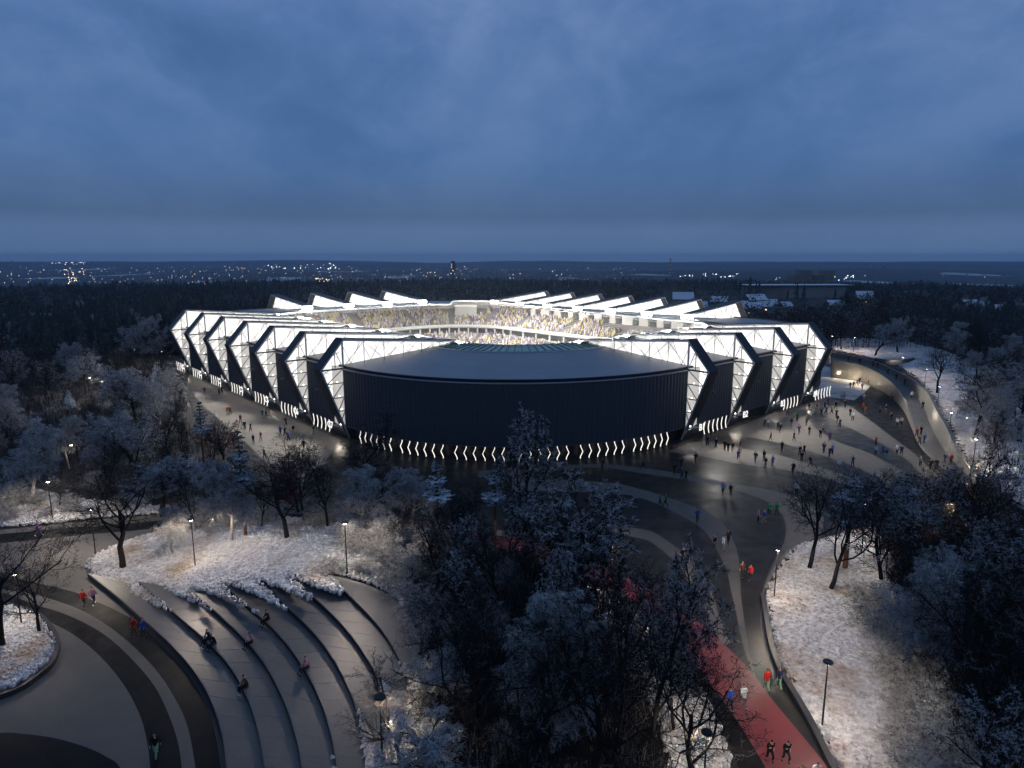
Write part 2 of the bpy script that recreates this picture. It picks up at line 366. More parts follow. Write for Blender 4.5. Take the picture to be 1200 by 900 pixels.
# paving bands on the stadium plaza
band('paving_band', [(560,552),(690,544),(753,548),(811,558),(867,568),(919,578),(945,588),(965,606),(960,630)], [(560,560),(690,548),(753,555),(807,563),(853,572),(895,586),(914,600),(921,617),(919,636)], M['paving'], Z1)
band('paving_band', [(960,628),(935,641),(921,650),(907,667),(898,685),(894,705),(899,735),(905,762),(915,790),(930,815)], [(921,620),(921,631),(909,654),(898,678),(893,700),(891,730),(897,762),(908,790),(921,808),(930,815)], M['paving'], Z2)
band('paving_band', [(600,560),(709,565),(746,572),(783,583),(811,593),(835,604),(851,618),(862,640),(867,665),(868,695),(872,725),(877,757),(885,792)], [(600,575),(716,578),(755,585),(790,600),(818,616),(832,630),(842,648),(851,668),(857,693),(864,725),(871,757),(878,778),(884,792)], M['paving'], Z1)
band('paving_band', [(700,612),(751,620),(767,624),(788,638),(802,649),(821,668),(833,692),(845,728),(856,752)], [(700,622),(745,630),(760,634),(776,645),(793,661),(808,680),(822,705),(838,740),(848,758)], M['paving'], Z1)
band('paving_band', [(806,519),(830,517),(847,520),(882,528),(922,536),(971,551),(1010,562)], [(783,529),(800,532),(830,536),(867,544),(914,550),(960,558),(1000,572)], M['paving'], Z1)
band('paving_band', [(905,484),(925,480),(944,478),(949,494),(961,506),(985,519),(1017,530),(1038,541),(1062,554)], [(850,506),(863,510),(898,516),(933,524),(971,536),(994,544),(1022,556),(1040,568)], M['paving'], Z1)
band('paving_band', [(945,474),(969,466),(989,472),(1017,491),(1045,512),(1069,530),(1087,547),(1120,575)], [(943,477),(955,482),(971,489),(1003,505),(1038,523),(1064,540),(1080,556),(1105,578)], M['paving'], Z1)
sheet_obj('dark_paving_or_shade', [Vector(G(*p)) for p in [(1001,469.5),(1013,460.5),(1021,452),(1026,446),(1046,457),(1060,470),(1069,491),(1076,512),(1085,528),(1099,542),(1112,556),(1105,562),(1087,546),(1069,529),(1045,511),(1017,490),(989,471.5),(976,467.5)]], M['asphalt2'], Z3)  # shade on the plaza below the ramp, laid in as a blacker sheet
sheet_obj('snow_patch', [Vector(G(*p)) for p in [(960,462),(971,465),(1001,469),(1013,460),(1021,451),(1022,446),(1000,436),(960,428)]], M['lawn'], Z2)
band('paving_band', [(222,440),(224,455),(235,472),(262,496),(300,530),(330,560),(365,590)], [(400,516),(395,522),(388,530),(380,545),(374,560),(372,575),(375,598)], M['paving'], Z1)
band('footpath_edge', [(345,590),(420,596),(500,606),(560,616),(640,636),(700,660),(750,687)], [(345,597),(420,602),(500,612),(560,622),(640,643),(700,667),(745,694)], M['paving'], Z1)
TR_T = [(400,604),(450,606),(520,613),(620,636),(700,661),(760,690),(800,715),(840,748),(876,782),(905,820),(940,862),(975,905),(1010,950)]
TR_B = [(400,612),(450,618),(520,626),(620,652),(700,684),(745,705),(790,742),(815,775),(836,806),(858,836),(880,870),(900,905),(925,950)]
band('running_track', TR_T, TR_B, M['track'], Z2)
band('dark_paving_or_shade', [(800,745),(820,780),(838,808),(860,840),(882,875),(902,910),(910,950)], [(790,748),(812,790),(828,815),(846,850),(858,880),(868,910),(874,950)], M['asphalt2'], Z1)
# left path bands
band('dark_paving_or_shade', [(-40,632),(0,626),(45,622),(84,618),(114,617),(154,613),(200,609),(300,601),(400,606)], [(-40,643),(0,637),(37,633),(75,629),(117,625),(156,622),(200,617),(250,611),(300,605)], M['asphalt2'], Z1)
DA_T = [(-60,655),(0,672),(42,683),(84,693),(105,702),(129,712),(152,724),(171,736),(203,767),(227,796),(243,828),(253,863),(259,900),(262,950)]
DA_B = [(-60,680),(0,690),(30,694),(53,700),(88,712),(117,727),(149,751),(181,783),(203,815),(219,849),(229,900),(233,950)]
DB_T = [(-60,685),(5,695),(35,707),(69,717),(101,731),(128,748),(157,775),(181,804),(197,836),(208,868),(213,900),(216,950)]
DB_B = [(-60,700),(13,711),(56,728),(88,745),(117,769),(144,801),(163,836),(172,868),(176,900),(178,950)]
band('dark_paving_or_shade', DA_T, DA_B, M['asphalt2'], Z1)
band('dark_paving_or_shade', DB_T, DB_B, M['asphalt2'], Z1)
band('dark_paving_or_shade', [(-60,866),(0,859),(27,860),(64,865),(99,875),(125,887),(141,900),(165,950)], [(-60,960),(0,960),(40,960),(80,960),(100,960),(120,960),(140,960),(160,960)], M['asphalt2'], Z1)

# ------------------------------------------------------------ frosted lawns
def bump_h(x, y, s=1.0):
    return (noise.noise(Vector((x*.9, y*.9, 1))) * .16 + abs(noise.noise(Vector((x*2.1, y*2.1, 5)))) * .20 + noise.noise(Vector((x*.25, y*.25, 2))) * .12) * s
def lawn(name, poly, m, zf, step=0.42, amp=1.0, tufts=0, tuftmat=None, lift=0.12):
    xs = [p[0] for p in poly]; ys = [p[1] for p in poly]; x0, x1, y0, y1 = min(xs), max(xs), min(ys), max(ys)
    nx = int((x1 - x0) / step) + 2; ny = int((y1 - y0) / step) + 2; idx = {}; vs = []; fs = []
    def inside(i, j): return inpoly(x0 + i*step, y0 + j*step, poly)
    ins = [[inside(i, j) for i in range(nx)] for j in range(ny)]
    def vid(i, j):
        if (i, j) not in idx:
            x = x0 + i*step; y = y0 + j*step; idx[(i, j)] = len(vs)
            edge = 0
            for a, b in ((1,0),(-1,0),(0,1),(0,-1)):
                ii, jj = i+a, j+b
                if not (0 <= ii < nx and 0 <= jj < ny and ins[jj][ii]): edge += 1
            jx = noise.noise(Vector((x*3, y*3, 7))) * step * .6; jy = noise.noise(Vector((x*3, y*3, 17))) * step * .6
            z = zf(x, y) + (lift + max(-.05, bump_h(x, y, amp)) if edge == 0 else (0.06 if edge == 1 else -0.05))
            vs.append((x + jx, y + jy, z))
        return idx[(i, j)]
    for j in range(ny-1):
        for i in range(nx-1):
            if ins[j][i] and ins[j][i+1] and ins[j+1][i] and ins[j+1][i+1]:
                fs.append((vid(i,j), vid(i+1,j), vid(i+1,j+1), vid(i,j+1)))
    b = MB(); b.v = vs; b.f = fs; b.m = [0]*len(fs); b.build(name, m, smooth_=True, kind='structure')
    if tufts:
        rng = np.random.default_rng(3); b = MB(); k = 0; tries = 0
        while k < tufts and tries < tufts * 6:
            tries += 1; x = rng.uniform(x0, x1); y = rng.uniform(y0, y1)
            if not inpoly(x, y, poly): continue
            k += 1; z = zf(x, y) + lift * .6 + max(-.05, bump_h(x, y, amp)) ; s = rng.uniform(.07, .21); n = 5
            a0 = rng.uniform(0, 6.28); top = Vector((x + rng.normal()*.08, y + rng.normal()*.08, z + s*rng.uniform(.5, 1.0)))
            ring = [Vector((x + s*math.cos(a0 + 6.283*q/n)*rng.uniform(.7, 1.15), y + s*math.sin(a0 + 6.283*q/n)*rng.uniform(.7, 1.15), z + rng.uniform(0, .12))) for q in range(n)]
            low = [Vector((p.x*1.0, p.y*1.0, z - .15)) for p in ring]
            b.add([top] + ring + low, [(0, 1+q, 1+(q+1) % n) for q in range(n)] + [(1+q, 1+n+q, 1+n+(q+1) % n, 1+(q+1) % n) for q in range(n)])
        b.build('frosted_tuft', tuftmat or m, smooth_=True, kind='stuff', label='low frosted grass tufts covering the ' + name.replace('_', ' '), category='grass')
def zmound(x, y): return mound(x, y)
LAWN_MAIN = [(99,664),(110,652),(135,640),(190,622),(250,611),(330,606),(380,611),(425,618),(455,640),(470,668),(478,700),(478,722),(466,706),(447,692),(421,681),(386,672),(388,680),(404,694),(398,700),(372,692),(345,680),(338,678),(352,690),(369,703),(362,706),(340,698),(312,685),(303,683),(320,700),(338,716),(330,716),(300,700),(270,688),(258,686),(275,700),(303,722),(296,722),(262,704),(236,694),(222,692),(232,702),(254,720),(246,718),(215,702),(190,690),(168,685),(180,698),(206,720),(198,719),(170,705),(140,692),(118,682)]
def lw(l): return [Vector(GP(*p)) for p in l]
lawn('frosted_lawn', lw(LAWN_MAIN), M['lawn'], lambda x, y: mound(x, y) + .1, 0.36, .8, 9000)
LAWN_R = [(925,648),(940,638),(985,628),(1050,610),(1110,603),(1210,640),(1260,700),(1300,800),(1330,900),(1330,1000),(1015,1000),(978,900),(953,850),(933,815),(918,790),(908,762),(902,735),(897,705),(901,687),(911,668)]
lawn('frosted_meadow', lw(LAWN_R), M['lawn'], lambda x, y: 0.1, 0.45, .75, 12000)
LAWN_L = [(-60,712),(0,712),(20,715),(45,725),(60,742),(65,758),(58,778),(40,794),(15,809),(-60,835)]
lawn('frosted_lawn_island', lw(LAWN_L), M['lawn'], lambda x, y: 0.28, 0.32, 0.6, 1600)
LAWN_U = [(-60,600),(-60,575),(30,572),(90,585),(130,590),(200,594),(200,601),(120,607),(84,611),(50,615),(-60,622)]
lawn('frosted_verge', lw(LAWN_U), M['lawn'], lambda x, y: 0.1, 0.6, 1.0, 3500)
LAWN_RU = [(1130,545),(1150,562),(1185,590),(1240,640),(1300,640),(1300,520),(1240,470),(1180,450),(1150,430),(1110,412),(1060,400),(1000,396),(975,398),(975,410),(1020,420),(1050,428),(1072,442),(1088,460),(1100,478),(1110,500),(1118,520)]
lawn('snowfield', lw(LAWN_RU), M['lawn'], lambda x, y: 0.15, 1.0, 1.2, 4200)
LAWN_C = [(690,688),(740,712),(786,748),(808,790),(826,816),(842,850),(856,885),(862,960),(790,960),(775,860),(735,765),(680,712)]
lawn('woodland_clearing', lw(LAWN_C), M['lawn'], lambda x, y: mound(x, y) + .06, 0.6, 1.1, 2500)
# kerbs
def wall_along(name, pts, w, z0, z1, m, parent=None, **kw):
    pts = [Vector((p[0], p[1], 0)) for p in pts]; b = MB(); L_, R_ = [], []
    for i, p in enumerate(pts):
        d = (pts[min(i+1, len(pts)-1)] - pts[max(i-1, 0)]).normalized(); nrm = Vector((-d.y, d.x, 0)) * w / 2
        L_.append(p + nrm); R_.append(p - nrm)
    n = len(pts)
    f = (lambda i: z1[i]) if hasattr(z1, '__len__') else (lambda i: z1)
    g = (lambda i: z0[i]) if hasattr(z0, '__len__') else (lambda i: z0)
    vs = []
    for i in range(n):
        vs += [(L_[i].x, L_[i].y, g(i)), (L_[i].x, L_[i].y, f(i)), (R_[i].x, R_[i].y, f(i)), (R_[i].x, R_[i].y, g(i))]
    fs = []
    for i in range(n-1):
        a = 4*i; c = a+4
        fs += [(a, a+1, c+1, c), (a+1, a+2, c+2, c+1), (a+2, a+3, c+3, c+2)]
    fs += [(0, 3, 2, 1), (4*n-4, 4*n-3, 4*n-2, 4*n-1)]
    b.add(vs, fs); return b.build(name, m, parent, **kw)
wall_along('kerb', smooth(GW([(-60,720),(0,712),(20,714),(46,724),(63,743),(68,759),(61,780),(42,797),(16,813),(-60,840)]), 6), .35, -.1, .42, M['riser'], kind='structure')
wall_along('kerb', smooth(GW([(894,700),(899,735),(905,764),(915,791),(931,817),(951,852),(976,902),(1012,960)]), 6), .45, -.1, .40, M['riser'], kind='structure')
wall_along('kerb', smooth(GW([(897,690),(905,672),(921,650),(940,639),(985,627),(1050,609)]), 6), .25, -.1, .13, M['wallc'], kind='structure')

# ------------------------------------------------------------ amphitheatre of curved steps
def amphitheatre():
    root = thing('amphitheatre', 'broad amphitheatre of curved pale concrete seating steps beside the frosted lawn', 'steps', G(300, 800))
    inv = root.matrix_world.inverted(); org = Vector(root.location)
    for k in range(7):
        z0 = k * RISE; z1 = z0 + RISE
        A = RISW[k]
        if k < 6: Bc = RISW[k+1]
        else: Bc = OUTERW + [Vector(G(500, 850, 2.8)), Vector(G(500, 940, 2.8))]
        # tread slab
        b = MB(); b.sheet([p - org for p in flat(list(A) + list(reversed(Bc)), z1)]); tr = b.build('tread', M['joint'], root)
        b = MB(); fr = [Vector((p[0], p[1], 0)) - Vector((org.x, org.y, 0)) for p in A]
        for i in range(len(fr)-1):
            p, q = fr[i], fr[i+1]; b.add([p + Vector((0,0,z0-.3)), q + Vector((0,0,z0-.3)), q + Vector((0,0,z1-.06)), p + Vector((0,0,z1-.06))], [(0,1,2,3)])
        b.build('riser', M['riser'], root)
        b = MB(); dr = []
        for i in range(len(fr)):
            d = (fr[min(i+1, len(fr)-1)] - fr[max(i-1, 0)]).normalized(); dr.append(fr[i] + Vector((d.y, -d.x, 0)) * (-.34 if (d.y < 0 or True) and Vector((d.y, -d.x, 0)).x > 0 else .34))
        b.add([p + Vector((0, 0, z0 + .012)) for p in fr] + [p + Vector((0, 0, z0 + .012)) for p in dr], [(i, i+1, i+1+len(fr), i+len(fr)) for i in range(len(fr)-1)]); b.build('dark_strip', M['riser'], root)  # narrow dark strip along the riser foot, widens the dark band
        # front edge of the slab, slightly proud of the riser
        b = MB()
        for i in range(len(fr)-1):
            p, q = fr[i], fr[i+1]; d = (q - p).normalized(); nr = Vector((d.y, -d.x, 0)) * -.05
            if (nr.x > 0): nr = -nr
            b.add([p+nr+Vector((0,0,z1-.07)), q+nr+Vector((0,0,z1-.07)), q+nr+Vector((0,0,z1+.002)), p+nr+Vector((0,0,z1+.002)), p+Vector((0,0,z1+.002)), q+Vector((0,0,z1+.002)), p+Vector((0,0,z1-.07)), q+Vector((0,0,z1-.07))], [(0,1,2,3), (3,2,5,4), (0,6,7,1)])
        b.build('nosing', M['tread'], tr)
        # separate slabs laid across the tread with open joints
        ra = len(A) - 1; rb = len(Bc) - 1; NS = 14; pa = lambda t: Vector((*A[int(t*ra)][:2], 0)).lerp(Vector((*A[min(int(t*ra)+1, ra)][:2], 0)), t*ra - int(t*ra)); pb = lambda t: Vector((*Bc[int(t*rb)][:2], 0)).lerp(Vector((*Bc[min(int(t*rb)+1, rb)][:2], 0)), t*rb - int(t*rb))
        for j in range(NS):
            t0 = j/NS + .00025; t1 = (j+1)/NS - .00025; q = 5; e0 = [pa(lerp(t0, t1, i/q)) for i in range(q+1)]; e1 = [pb(lerp(t0, t1, i/q)) for i in range(q+1)]
            e0, e1 = [x.lerp(y, .012) for x, y in zip(e0, e1)], [y.lerp(x, .012) for x, y in zip(e0, e1)]
            if (e0[0]-e1[0]).length < .5 and (e0[-1]-e1[-1]).length < .5: continue
            zz = z1 + .014 + (j*7 % 3)*.0007; o3 = Vector((org.x, org.y, 0)); b = MB(); top = [p - o3 + Vector((0, 0, zz)) for p in e0 + e1]; low = [p - Vector((0, 0, .05)) for p in top]; m = q+1
            b.add(top + low, [(i, i+1, m+i+1, m+i) for i in range(q)] + [(0, 2*m, 2*m+1, 1)] + [(i, 2*m+i, 2*m+i+1, i+1) for i in range(1, q)] + [(0, m, 3*m, 2*m), (q, 2*m+q, 3*m+q, m+q)])
            b.build('slab', M['slab'], tr)
    wall_along('end_wall', [p - org for p in OUTERW], .4, -.6, 7*RISE + .02, M['wallc'], root)
amphitheatre()
# snow lying in strips at the lower ends of the steps
for nm, pl, zz in (('snow_strip', [(383,855),(388,850),(392,870),(398,900),(402,930),(388,930),(386,880)], 4*RISE), ('snow_strip', [(416,828),(424,826),(436,850),(446,880),(462,930),(430,930),(420,870)], 5*RISE), ('snow_strip', [(440,792),(448,796),(470,810),(486,790),(496,830),(500,930),(466,930),(452,850)], 6*RISE), ('snow_strip', [(302,885),(307,880),(312,905),(316,930),(306,930)], 2*RISE), ('snow_strip', [(462,762),(470,770),(486,788),(480,800),(468,790)], 7*RISE)):
    lawn(nm, [Vector(G(a, b_, zz)) for a, b_ in pl], M['lawn'], lambda x, y, q=zz: q, .3, .8, 0, None, .1)

# ------------------------------------------------------------ stadium
SA = R(41.636); OX, OY = -29.348, 116.737
U0, U1, V0, V1 = 0.0, 122.87, -40.51, 117.62
CORN = {'BC': (43.7, 0.0, 43.7, 40.5), 'AB': (87.9, -4.6, 35.0, 35.9), 'DA': (78.6, 74.2, 44.3, 43.4), 'CD': (35.9, 86.5, 35.9, 31.1)}
def SW(u, v, z=0.0):
    return Vector((OX + u*math.cos(SA) - v*math.sin(SA), OY + u*math.sin(SA) + v*math.cos(SA), z))
SUL = lambda u, v, z=0.0: Vector((u, v, z))       # stadium-local
def ring(off, n=22):
    """outline of the stadium inset by off: list of (u, v, lift, nu, nv); starts on side B, runs B-A-D-C"""
    out = []
    def arc(key, a0, a1):
        cu, cv, ru, rv = CORN[key]; e = 1.06
        for i in range(n+1):
            a = a0 + (a1 - a0) * i / n; c, s = math.cos(a), math.sin(a)
            pc = math.copysign(abs(c) ** (1/e), c); ps = math.copysign(abs(s) ** (1/e), s)
            nn = Vector((c / ru, s / rv)).normalized()
            out.append((cu + (ru - off)*pc, cv + (rv - off)*ps, nn.x, nn.y))
    arc('AB', -math.pi/2, 0); arc('DA', 0, math.pi/2); arc('CD', math.pi/2, math.pi); arc('BC', math.pi, 1.5*math.pi)
    res = []
    for i in range(len(out)):
        a = out[i]; b = out[(i+1) % len(out)]
        res.append(a); L_ = math.hypot(b[0]-a[0], b[1]-a[1]); k = int(L_ // 3.2)
        for j in range(1, k): t = j/k; res.append(tuple(lerp(a[q], b[q], t) for q in range(4)))
    return res
def lift(u, v):
    """far sides A and D stand a little higher"""
    return 1.7 * sstep(85, 115, u*0.9 + max(0, v)*0.25) if u > v else 1.7 * sstep(88, 116, v)
def deckz(off, u, v): return 13.0 + off * 0.075 + lift(u, v)
stadium = thing('stadium', 'dark rounded stadium with glowing white chevron fins and lit stands inside', 'stadium', (OX, OY, 0), SA)
def loft(name, prof, m, n=22, closed=True, smooth_=False, parent=None, sides=None, **kw):
    """prof: list of (off, zfun(u,v)); makes a closed band round the stadium"""
    rings = [ring(o, n) for o, z in prof]; b = MB(); vs = []; N_ = len(rings[0])
    for (o, z), r in zip(prof, rings):
        for p in r[:N_]: vs.append((p[0], p[1], z(p[0], p[1]) if callable(z) else z))
    fs = []
    for k in range(len(prof)-1):
        for i in range(N_):
            j = (i+1) % N_
            if sides and not sides(rings[k][i][0], rings[k][i][1]): continue
            fs.append((k*N_+i, k*N_+j, (k+1)*N_+j, (k+1)*N_+i))
    b.add(vs, fs); return b.build(name, m, parent or stadium, smooth_, **kw)
# rings with different straights have same vertex count because straights are cut on the outer ring only
_r0 = ring(0)
def ring(off, n=22, _b=[]):
    res = []
    for (u, v, a, b) in _r0:
        # move inward along the ellipse-like normal, towards the corner centre for arcs
        key = None
        for k, (cu, cv, ru, rv) in CORN.items():
            su = -1 if k in ('BC', 'CD') else 1; sv = -1 if k in ('BC', 'AB') else 1
            if (u - cu)*su >= -1e-6 and (v - cv)*sv >= -1e-6: key = k; break
        if key:
            cu, cv, ru, rv = CORN[key]; res.append((cu + (u-cu)*(ru-off)/ru, cv + (v-cv)*(rv-off)/rv, a, b))
        else: res.append((u - a*off, v - b*off, a, b))
    return res
# ribbed wall
def cladding():
    # walk the outline, resample at 0.42 m and zigzag it
    r = [Vector((p[0], p[1])) for p in ring(0)]; nr = [Vector((p[2], p[3])) for p in ring(0)]
    pts = []; P = r + [r[0]]; Nn = nr + [nr[0]]
    s = 0.42; acc = 0
    for i in range(len(P)-1):
        a, b = P[i], P[i+1]; L_ = (b-a).length
        while acc < L_: t = acc / L_; pts.append((a.lerp(b, t), Nn[i].lerp(Nn[i+1], t).normalized())); acc += s
        acc -= L_
    b = MB(); n = len(pts); vs = []; ZL = 2.45
    for i, (p, q) in enumerate(pts):
        o = 0.13 if i % 2 else 0.0; w = p + q * o; l_ = lift(p.x, p.y)
        vs += [(w.x, w.y, ZL), (w.x, w.y, 12.45 + l_)]
    fs = [(2*i, 2*((i+1) % n), 2*((i+1) % n)+1, 2*i+1) for i in range(n)]
    b.add(vs, fs); b.build('ribbed_wall', M['cladding'], stadium)
cladding()
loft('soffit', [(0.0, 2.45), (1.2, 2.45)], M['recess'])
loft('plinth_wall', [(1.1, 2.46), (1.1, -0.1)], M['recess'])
loft('coping', [(-.16, lambda u, v: 12.52 + lift(u, v)), (-.22, lambda u, v: 12.58 + lift(u, v)), (-.22, lambda u, v: 12.70 + lift(u, v)), (.1, lambda u, v: 12.72 + lift(u, v))], M['rim'])
loft('parapet', [(.1, lambda u, v: 12.70 + lift(u, v)), (.05, lambda u, v: 13.02 + lift(u, v)), (-.05, lambda u, v: 13.22 + lift(u, v)), (.45, lambda u, v: 13.22 + lift(u, v)), (.5, lambda u, v: 13.0 + lift(u, v))], M['frame'])
loft('wall_foot_trim', [(.0, 2.5), (-.15, 2.5), (-.15, 2.42), (.02, 2.42)], M['steeldk'])
loft('roof_deck', [(.48, lambda u, v: 13.0 + lift(u, v)), (20, lambda u, v: deckz(20, u, v))], M['deck'], smooth_=True)
loft('deck_edge', [(20, lambda u, v: deckz(20, u, v) + .25), (20, lambda u, v: deckz(20, u, v) - .5)], M['rim'])
loft('roof_underside', [(20, lambda u, v: deckz(20, u, v) - .5), (3, lambda u, v: deckz(3, u, v) - .6)], M['inner'])
# glazed inner ring: one panel per bay
def glass_ring():
    a = ring(20.1); c = ring(26); n = len(a)
    for i in range(n):
        j = (i+1) % n; am = [Vector((p[0], p[1], deckz(20, p[0], p[1]) + .12)) for p in (a[i], a[j])]; cm = [Vector((p[0], p[1], deckz(20, p[0], p[1]) + .62)) for p in (c[i], c[j])]
        def L2(t0, t1, s0, s1):
            f = lambda s, t: (am[0].lerp(am[1], t)).lerp(cm[0].lerp(cm[1], t), s)
            return [f(s0, t0), f(s0, t1), f(s1, t1), f(s1, t0)]
        if (am[0] - am[1]).length < .3: continue
        b = MB(); q = L2(.06, .94, 0.02, .97); dn = Vector((0, 0, -.04)); b.add(q + [p + dn for p in q], [(0,1,2,3), (7,6,5,4), (0,4,5,1), (1,5,6,2), (2,6,7,3), (3,7,4,0)])
        b.build('glass_panel', M['glass'], stadium)
    b = MB()
    for i in range(n):
        p, q = a[i], c[i]
        b.bar((p[0], p[1], deckz(20, p[0], p[1]) + .16), (q[0], q[1], deckz(20, q[0], q[1]) + .66), .16, .22)
    b.build('glazing_rib', M['steeldk'], stadium, kind='stuff')
    loft('ring_beam', [(26, lambda u, v: deckz(20, u, v) + .75), (26.3, lambda u, v: deckz(20, u, v) + .75), (26.3, lambda u, v: deckz(20, u, v) + .35), (26, lambda u, v: deckz(20, u, v) + .35)], M['rim'])
glass_ring()
# lattice ring under the deck edge on the far sides
def ring_truss():
    r = ring(18); n = len(r); b = MB()
    for i in range(n):
        p, q = r[i], r[(i+1) % n]
        if p[0] < 60 and p[1] < 60: continue
        z = deckz(20, p[0], p[1]); t = z - .6; bt = z - 1.7
        b.bar((p[0], p[1], bt), (q[0], q[1], bt), .14); b.bar((p[0], p[1], t), (p[0], p[1], bt), .10)
        b.bar((p[0], p[1], t), (q[0], q[1], bt), .08)
    b.build('ring_truss', M['steel'], stadium, kind='stuff')
ring_truss()
# stands
UT = (5.0, 12.2, 18.5, 6.6)   # upper tier: off, z at back; off, z at front
LT = (20.5, 3.9, 33.0, -0.4)
def tier(name, o0, z0, o1, z1, rows, m):
    prof = []
    for k in range(rows):
        t0, t1 = k/rows, (k+1)/rows; za = lerp(z0, z1, t0)
        prof += [(lerp(o0, o1, t0), za), (lerp(o0, o1, t1), za - .02), (lerp(o0, o1, t1), lerp(z0, z1, t1))]
    loft(name, prof, m)
tier('upper_tier', *UT, 14, M['seat']); tier('lower_tier', *LT, 12, M['seat'])
loft('back_wall', [(4.6, lambda u, v: 13.2 + lift(u, v)), (4.6, 9.0)], M['inner'])
loft('gallery_floor', [(4.6, 12.2), (6.0, 12.2)], M['inner'])
loft('balcony_fascia', [(18.5, 6.7), (18.5, 7.2), (18.9, 7.2), (19.0, 6.2), (18.6, 5.9), (17.0, 5.9)], M['inner'])
loft('concourse_wall', [(17.0, 5.9), (17.0, 3.9)], M['room'])
loft('concourse_floor', [(17.0, 3.9), (20.5, 3.9)], M['inner'])
loft('pitch_surround', [(33.0, -.4), (33.05, -1.3)], M['inner'])
def pitch():
    b = MB(); b.add([SUL(26, -12, -1.2), SUL(96, -12, -1.2), SUL(96, 92, -1.2), SUL(26, 92, -1.2)], [(0,1,2,3)]); b.build('pitch', M['pitch'], stadium)
pitch()
def bowl_rooms():
    r = ring(17.2); n = len(r)
    for i in range(0, n, 2):
        p, q = r[i], r[(i+1) % n]
        if p[0] < 50 and p[1] < 50: continue
        b = MB(); c = Vector((p[0], p[1], 4.9)) - Vector((p[2], p[3], 0)) * 1.0; a = math.atan2(p[3], p[2])
        b.box(c, (.5, .5, 2.0), Matrix.Rotation(a, 3, 'Z')); b.build('concourse_pier', M['inner'], stadium)
    # boxes and openings high on side A and on part of D
    for k, v in enumerate(np.arange(-2, 74, 6.2)):
        off = 9.0; u = U1 - off; w = 2.4 + (k * 37 % 3)
        b = MB(); b.box((u + 3.0, v, 11.6), (6.0, w, 3.2)); o = b.build('service_box', M['inner'], stadium)
        b = MB(); b.box((u - .04, v + w/2 + 1.5, 11.4), (.1, 1.9, 2.0)); b.build('opening', M['room'], stadium)
        b = MB(); b.box((u + .1, v, 9.3), (.3, 6.15, 1.9)); b.build('gallery_panel', M['inner'], stadium)
bowl_rooms()
def scoreboard():
    # stands in the corner between sides D and A
    a = R(45); c = Vector((78.6 + 34*math.cos(a), 74.2 + 33*math.sin(a), 0)); rot = Matrix.Rotation(a, 3, 'Z')
    b = MB(); b.box(c + Vector((0, 0, 11.0)), (1.6, 8.2, 4.6), rot); o = b.build('scoreboard', M['inner'], stadium)
    b = MB(); b.box(c + rot @ Vector((-1.0, 0, 13.5)), (.3, 8.6, .25), rot); b.build('light_bar', M['strip'], o)
    b = MB()
    for y in np.arange(-3.9, 4, .55): b.box(c + rot @ Vector((-.86, y, 11.0)), (.14, .16, 4.4), rot)
    b.build('rib', M['steel'], o, kind='stuff')
scoreboard()
# spectators: far-off mass, each a small seated body with a head
def spectators():
    rng = np.random.default_rng(5)
    cols = [(.46, .43, .41), (.46, .38, .10), (.52, .46, .18), (.17, .15, .17), (.30, .26, .36), (.40, .33, .31), (.60, .58, .55), (.16, .15, .17), (.46, .43, .52)]
    ms = [mat('crowd_cloth', c, .9, .1) for c in cols] + [mat('crowd_skin', (.42, .27, .2), .8, .1)]
    b = MB()
    def body(p, q):
        mi = int(rng.integers(0, len(cols))); d = Vector((-q[0], -q[1], 0)); s = Vector((-d.y, d.x, 0)) * .24; h = rng.uniform(.75, 1.15)
        f = d * .18
        b.add([p-s-f, p+s-f, p+s+f*1.8, p-s+f*1.8, p-s*.8+Vector((0,0,h)), p+s*.8+Vector((0,0,h))], [(0,1,5,4), (1,2,5), (2,3,4,5), (3,0,4)], mi)
        t = p + Vector((0, 0, h + .14)); r = .13
        b.add([t+Vector((0,0,r)), t+Vector((r,0,0)), t+Vector((0,r,0)), t+Vector((-r,0,0)), t+Vector((0,-r,0)), t+Vector((0,0,-r))], [(0,1,2),(0,2,3),(0,3,4),(0,4,1),(5,2,1),(5,3,2),(5,4,3),(5,1,4)], len(cols) if rng.random() < .6 else int(rng.integers(0, len(cols))))
    for (o0, z0, o1, z1, rows, dens) in ((*UT, 14, .78), (*LT, 12, .7)):
        for k in range(rows):
            t = (k + .5)/rows; o = lerp(o0, o1, t); z = lerp(z0, z1, k/rows); r = ring(o); n = len(r)
            for i in range(n):
                p, q = r[i], r[(i+1) % n]
                if p[0] < 45 and p[1] < 45 or i % 7 == 3: continue
                # side A: the upper rows are taken by boxes, few people
                if p[0] > 95 and p[1] < 38 and k < (8 if rows == 14 else 0): continue
                if rows == 14 and k < 5 and abs(math.atan2(p[1]-74.2, p[0]-78.6) - R(45)) < .22 and p[0] > 79: continue
                L_ = math.hypot(p[0]-q[0], p[1]-q[1]); m = int(L_ / .55)
                for j in range(m):
                    if rng.random() < dens:
                        t2 = (j + rng.random()*.6)/max(m, 1); body(Vector((lerp(p[0], q[0], t2), lerp(p[1], q[1], t2), z)), (p[2], p[3]))
    b.build('spectators', ms, None, kind='stuff', label='packed crowd of spectators seated in the lit stadium stands', category='crowd', loc=(OX, OY, 0), rot=(0, 0, SA))
spectators()

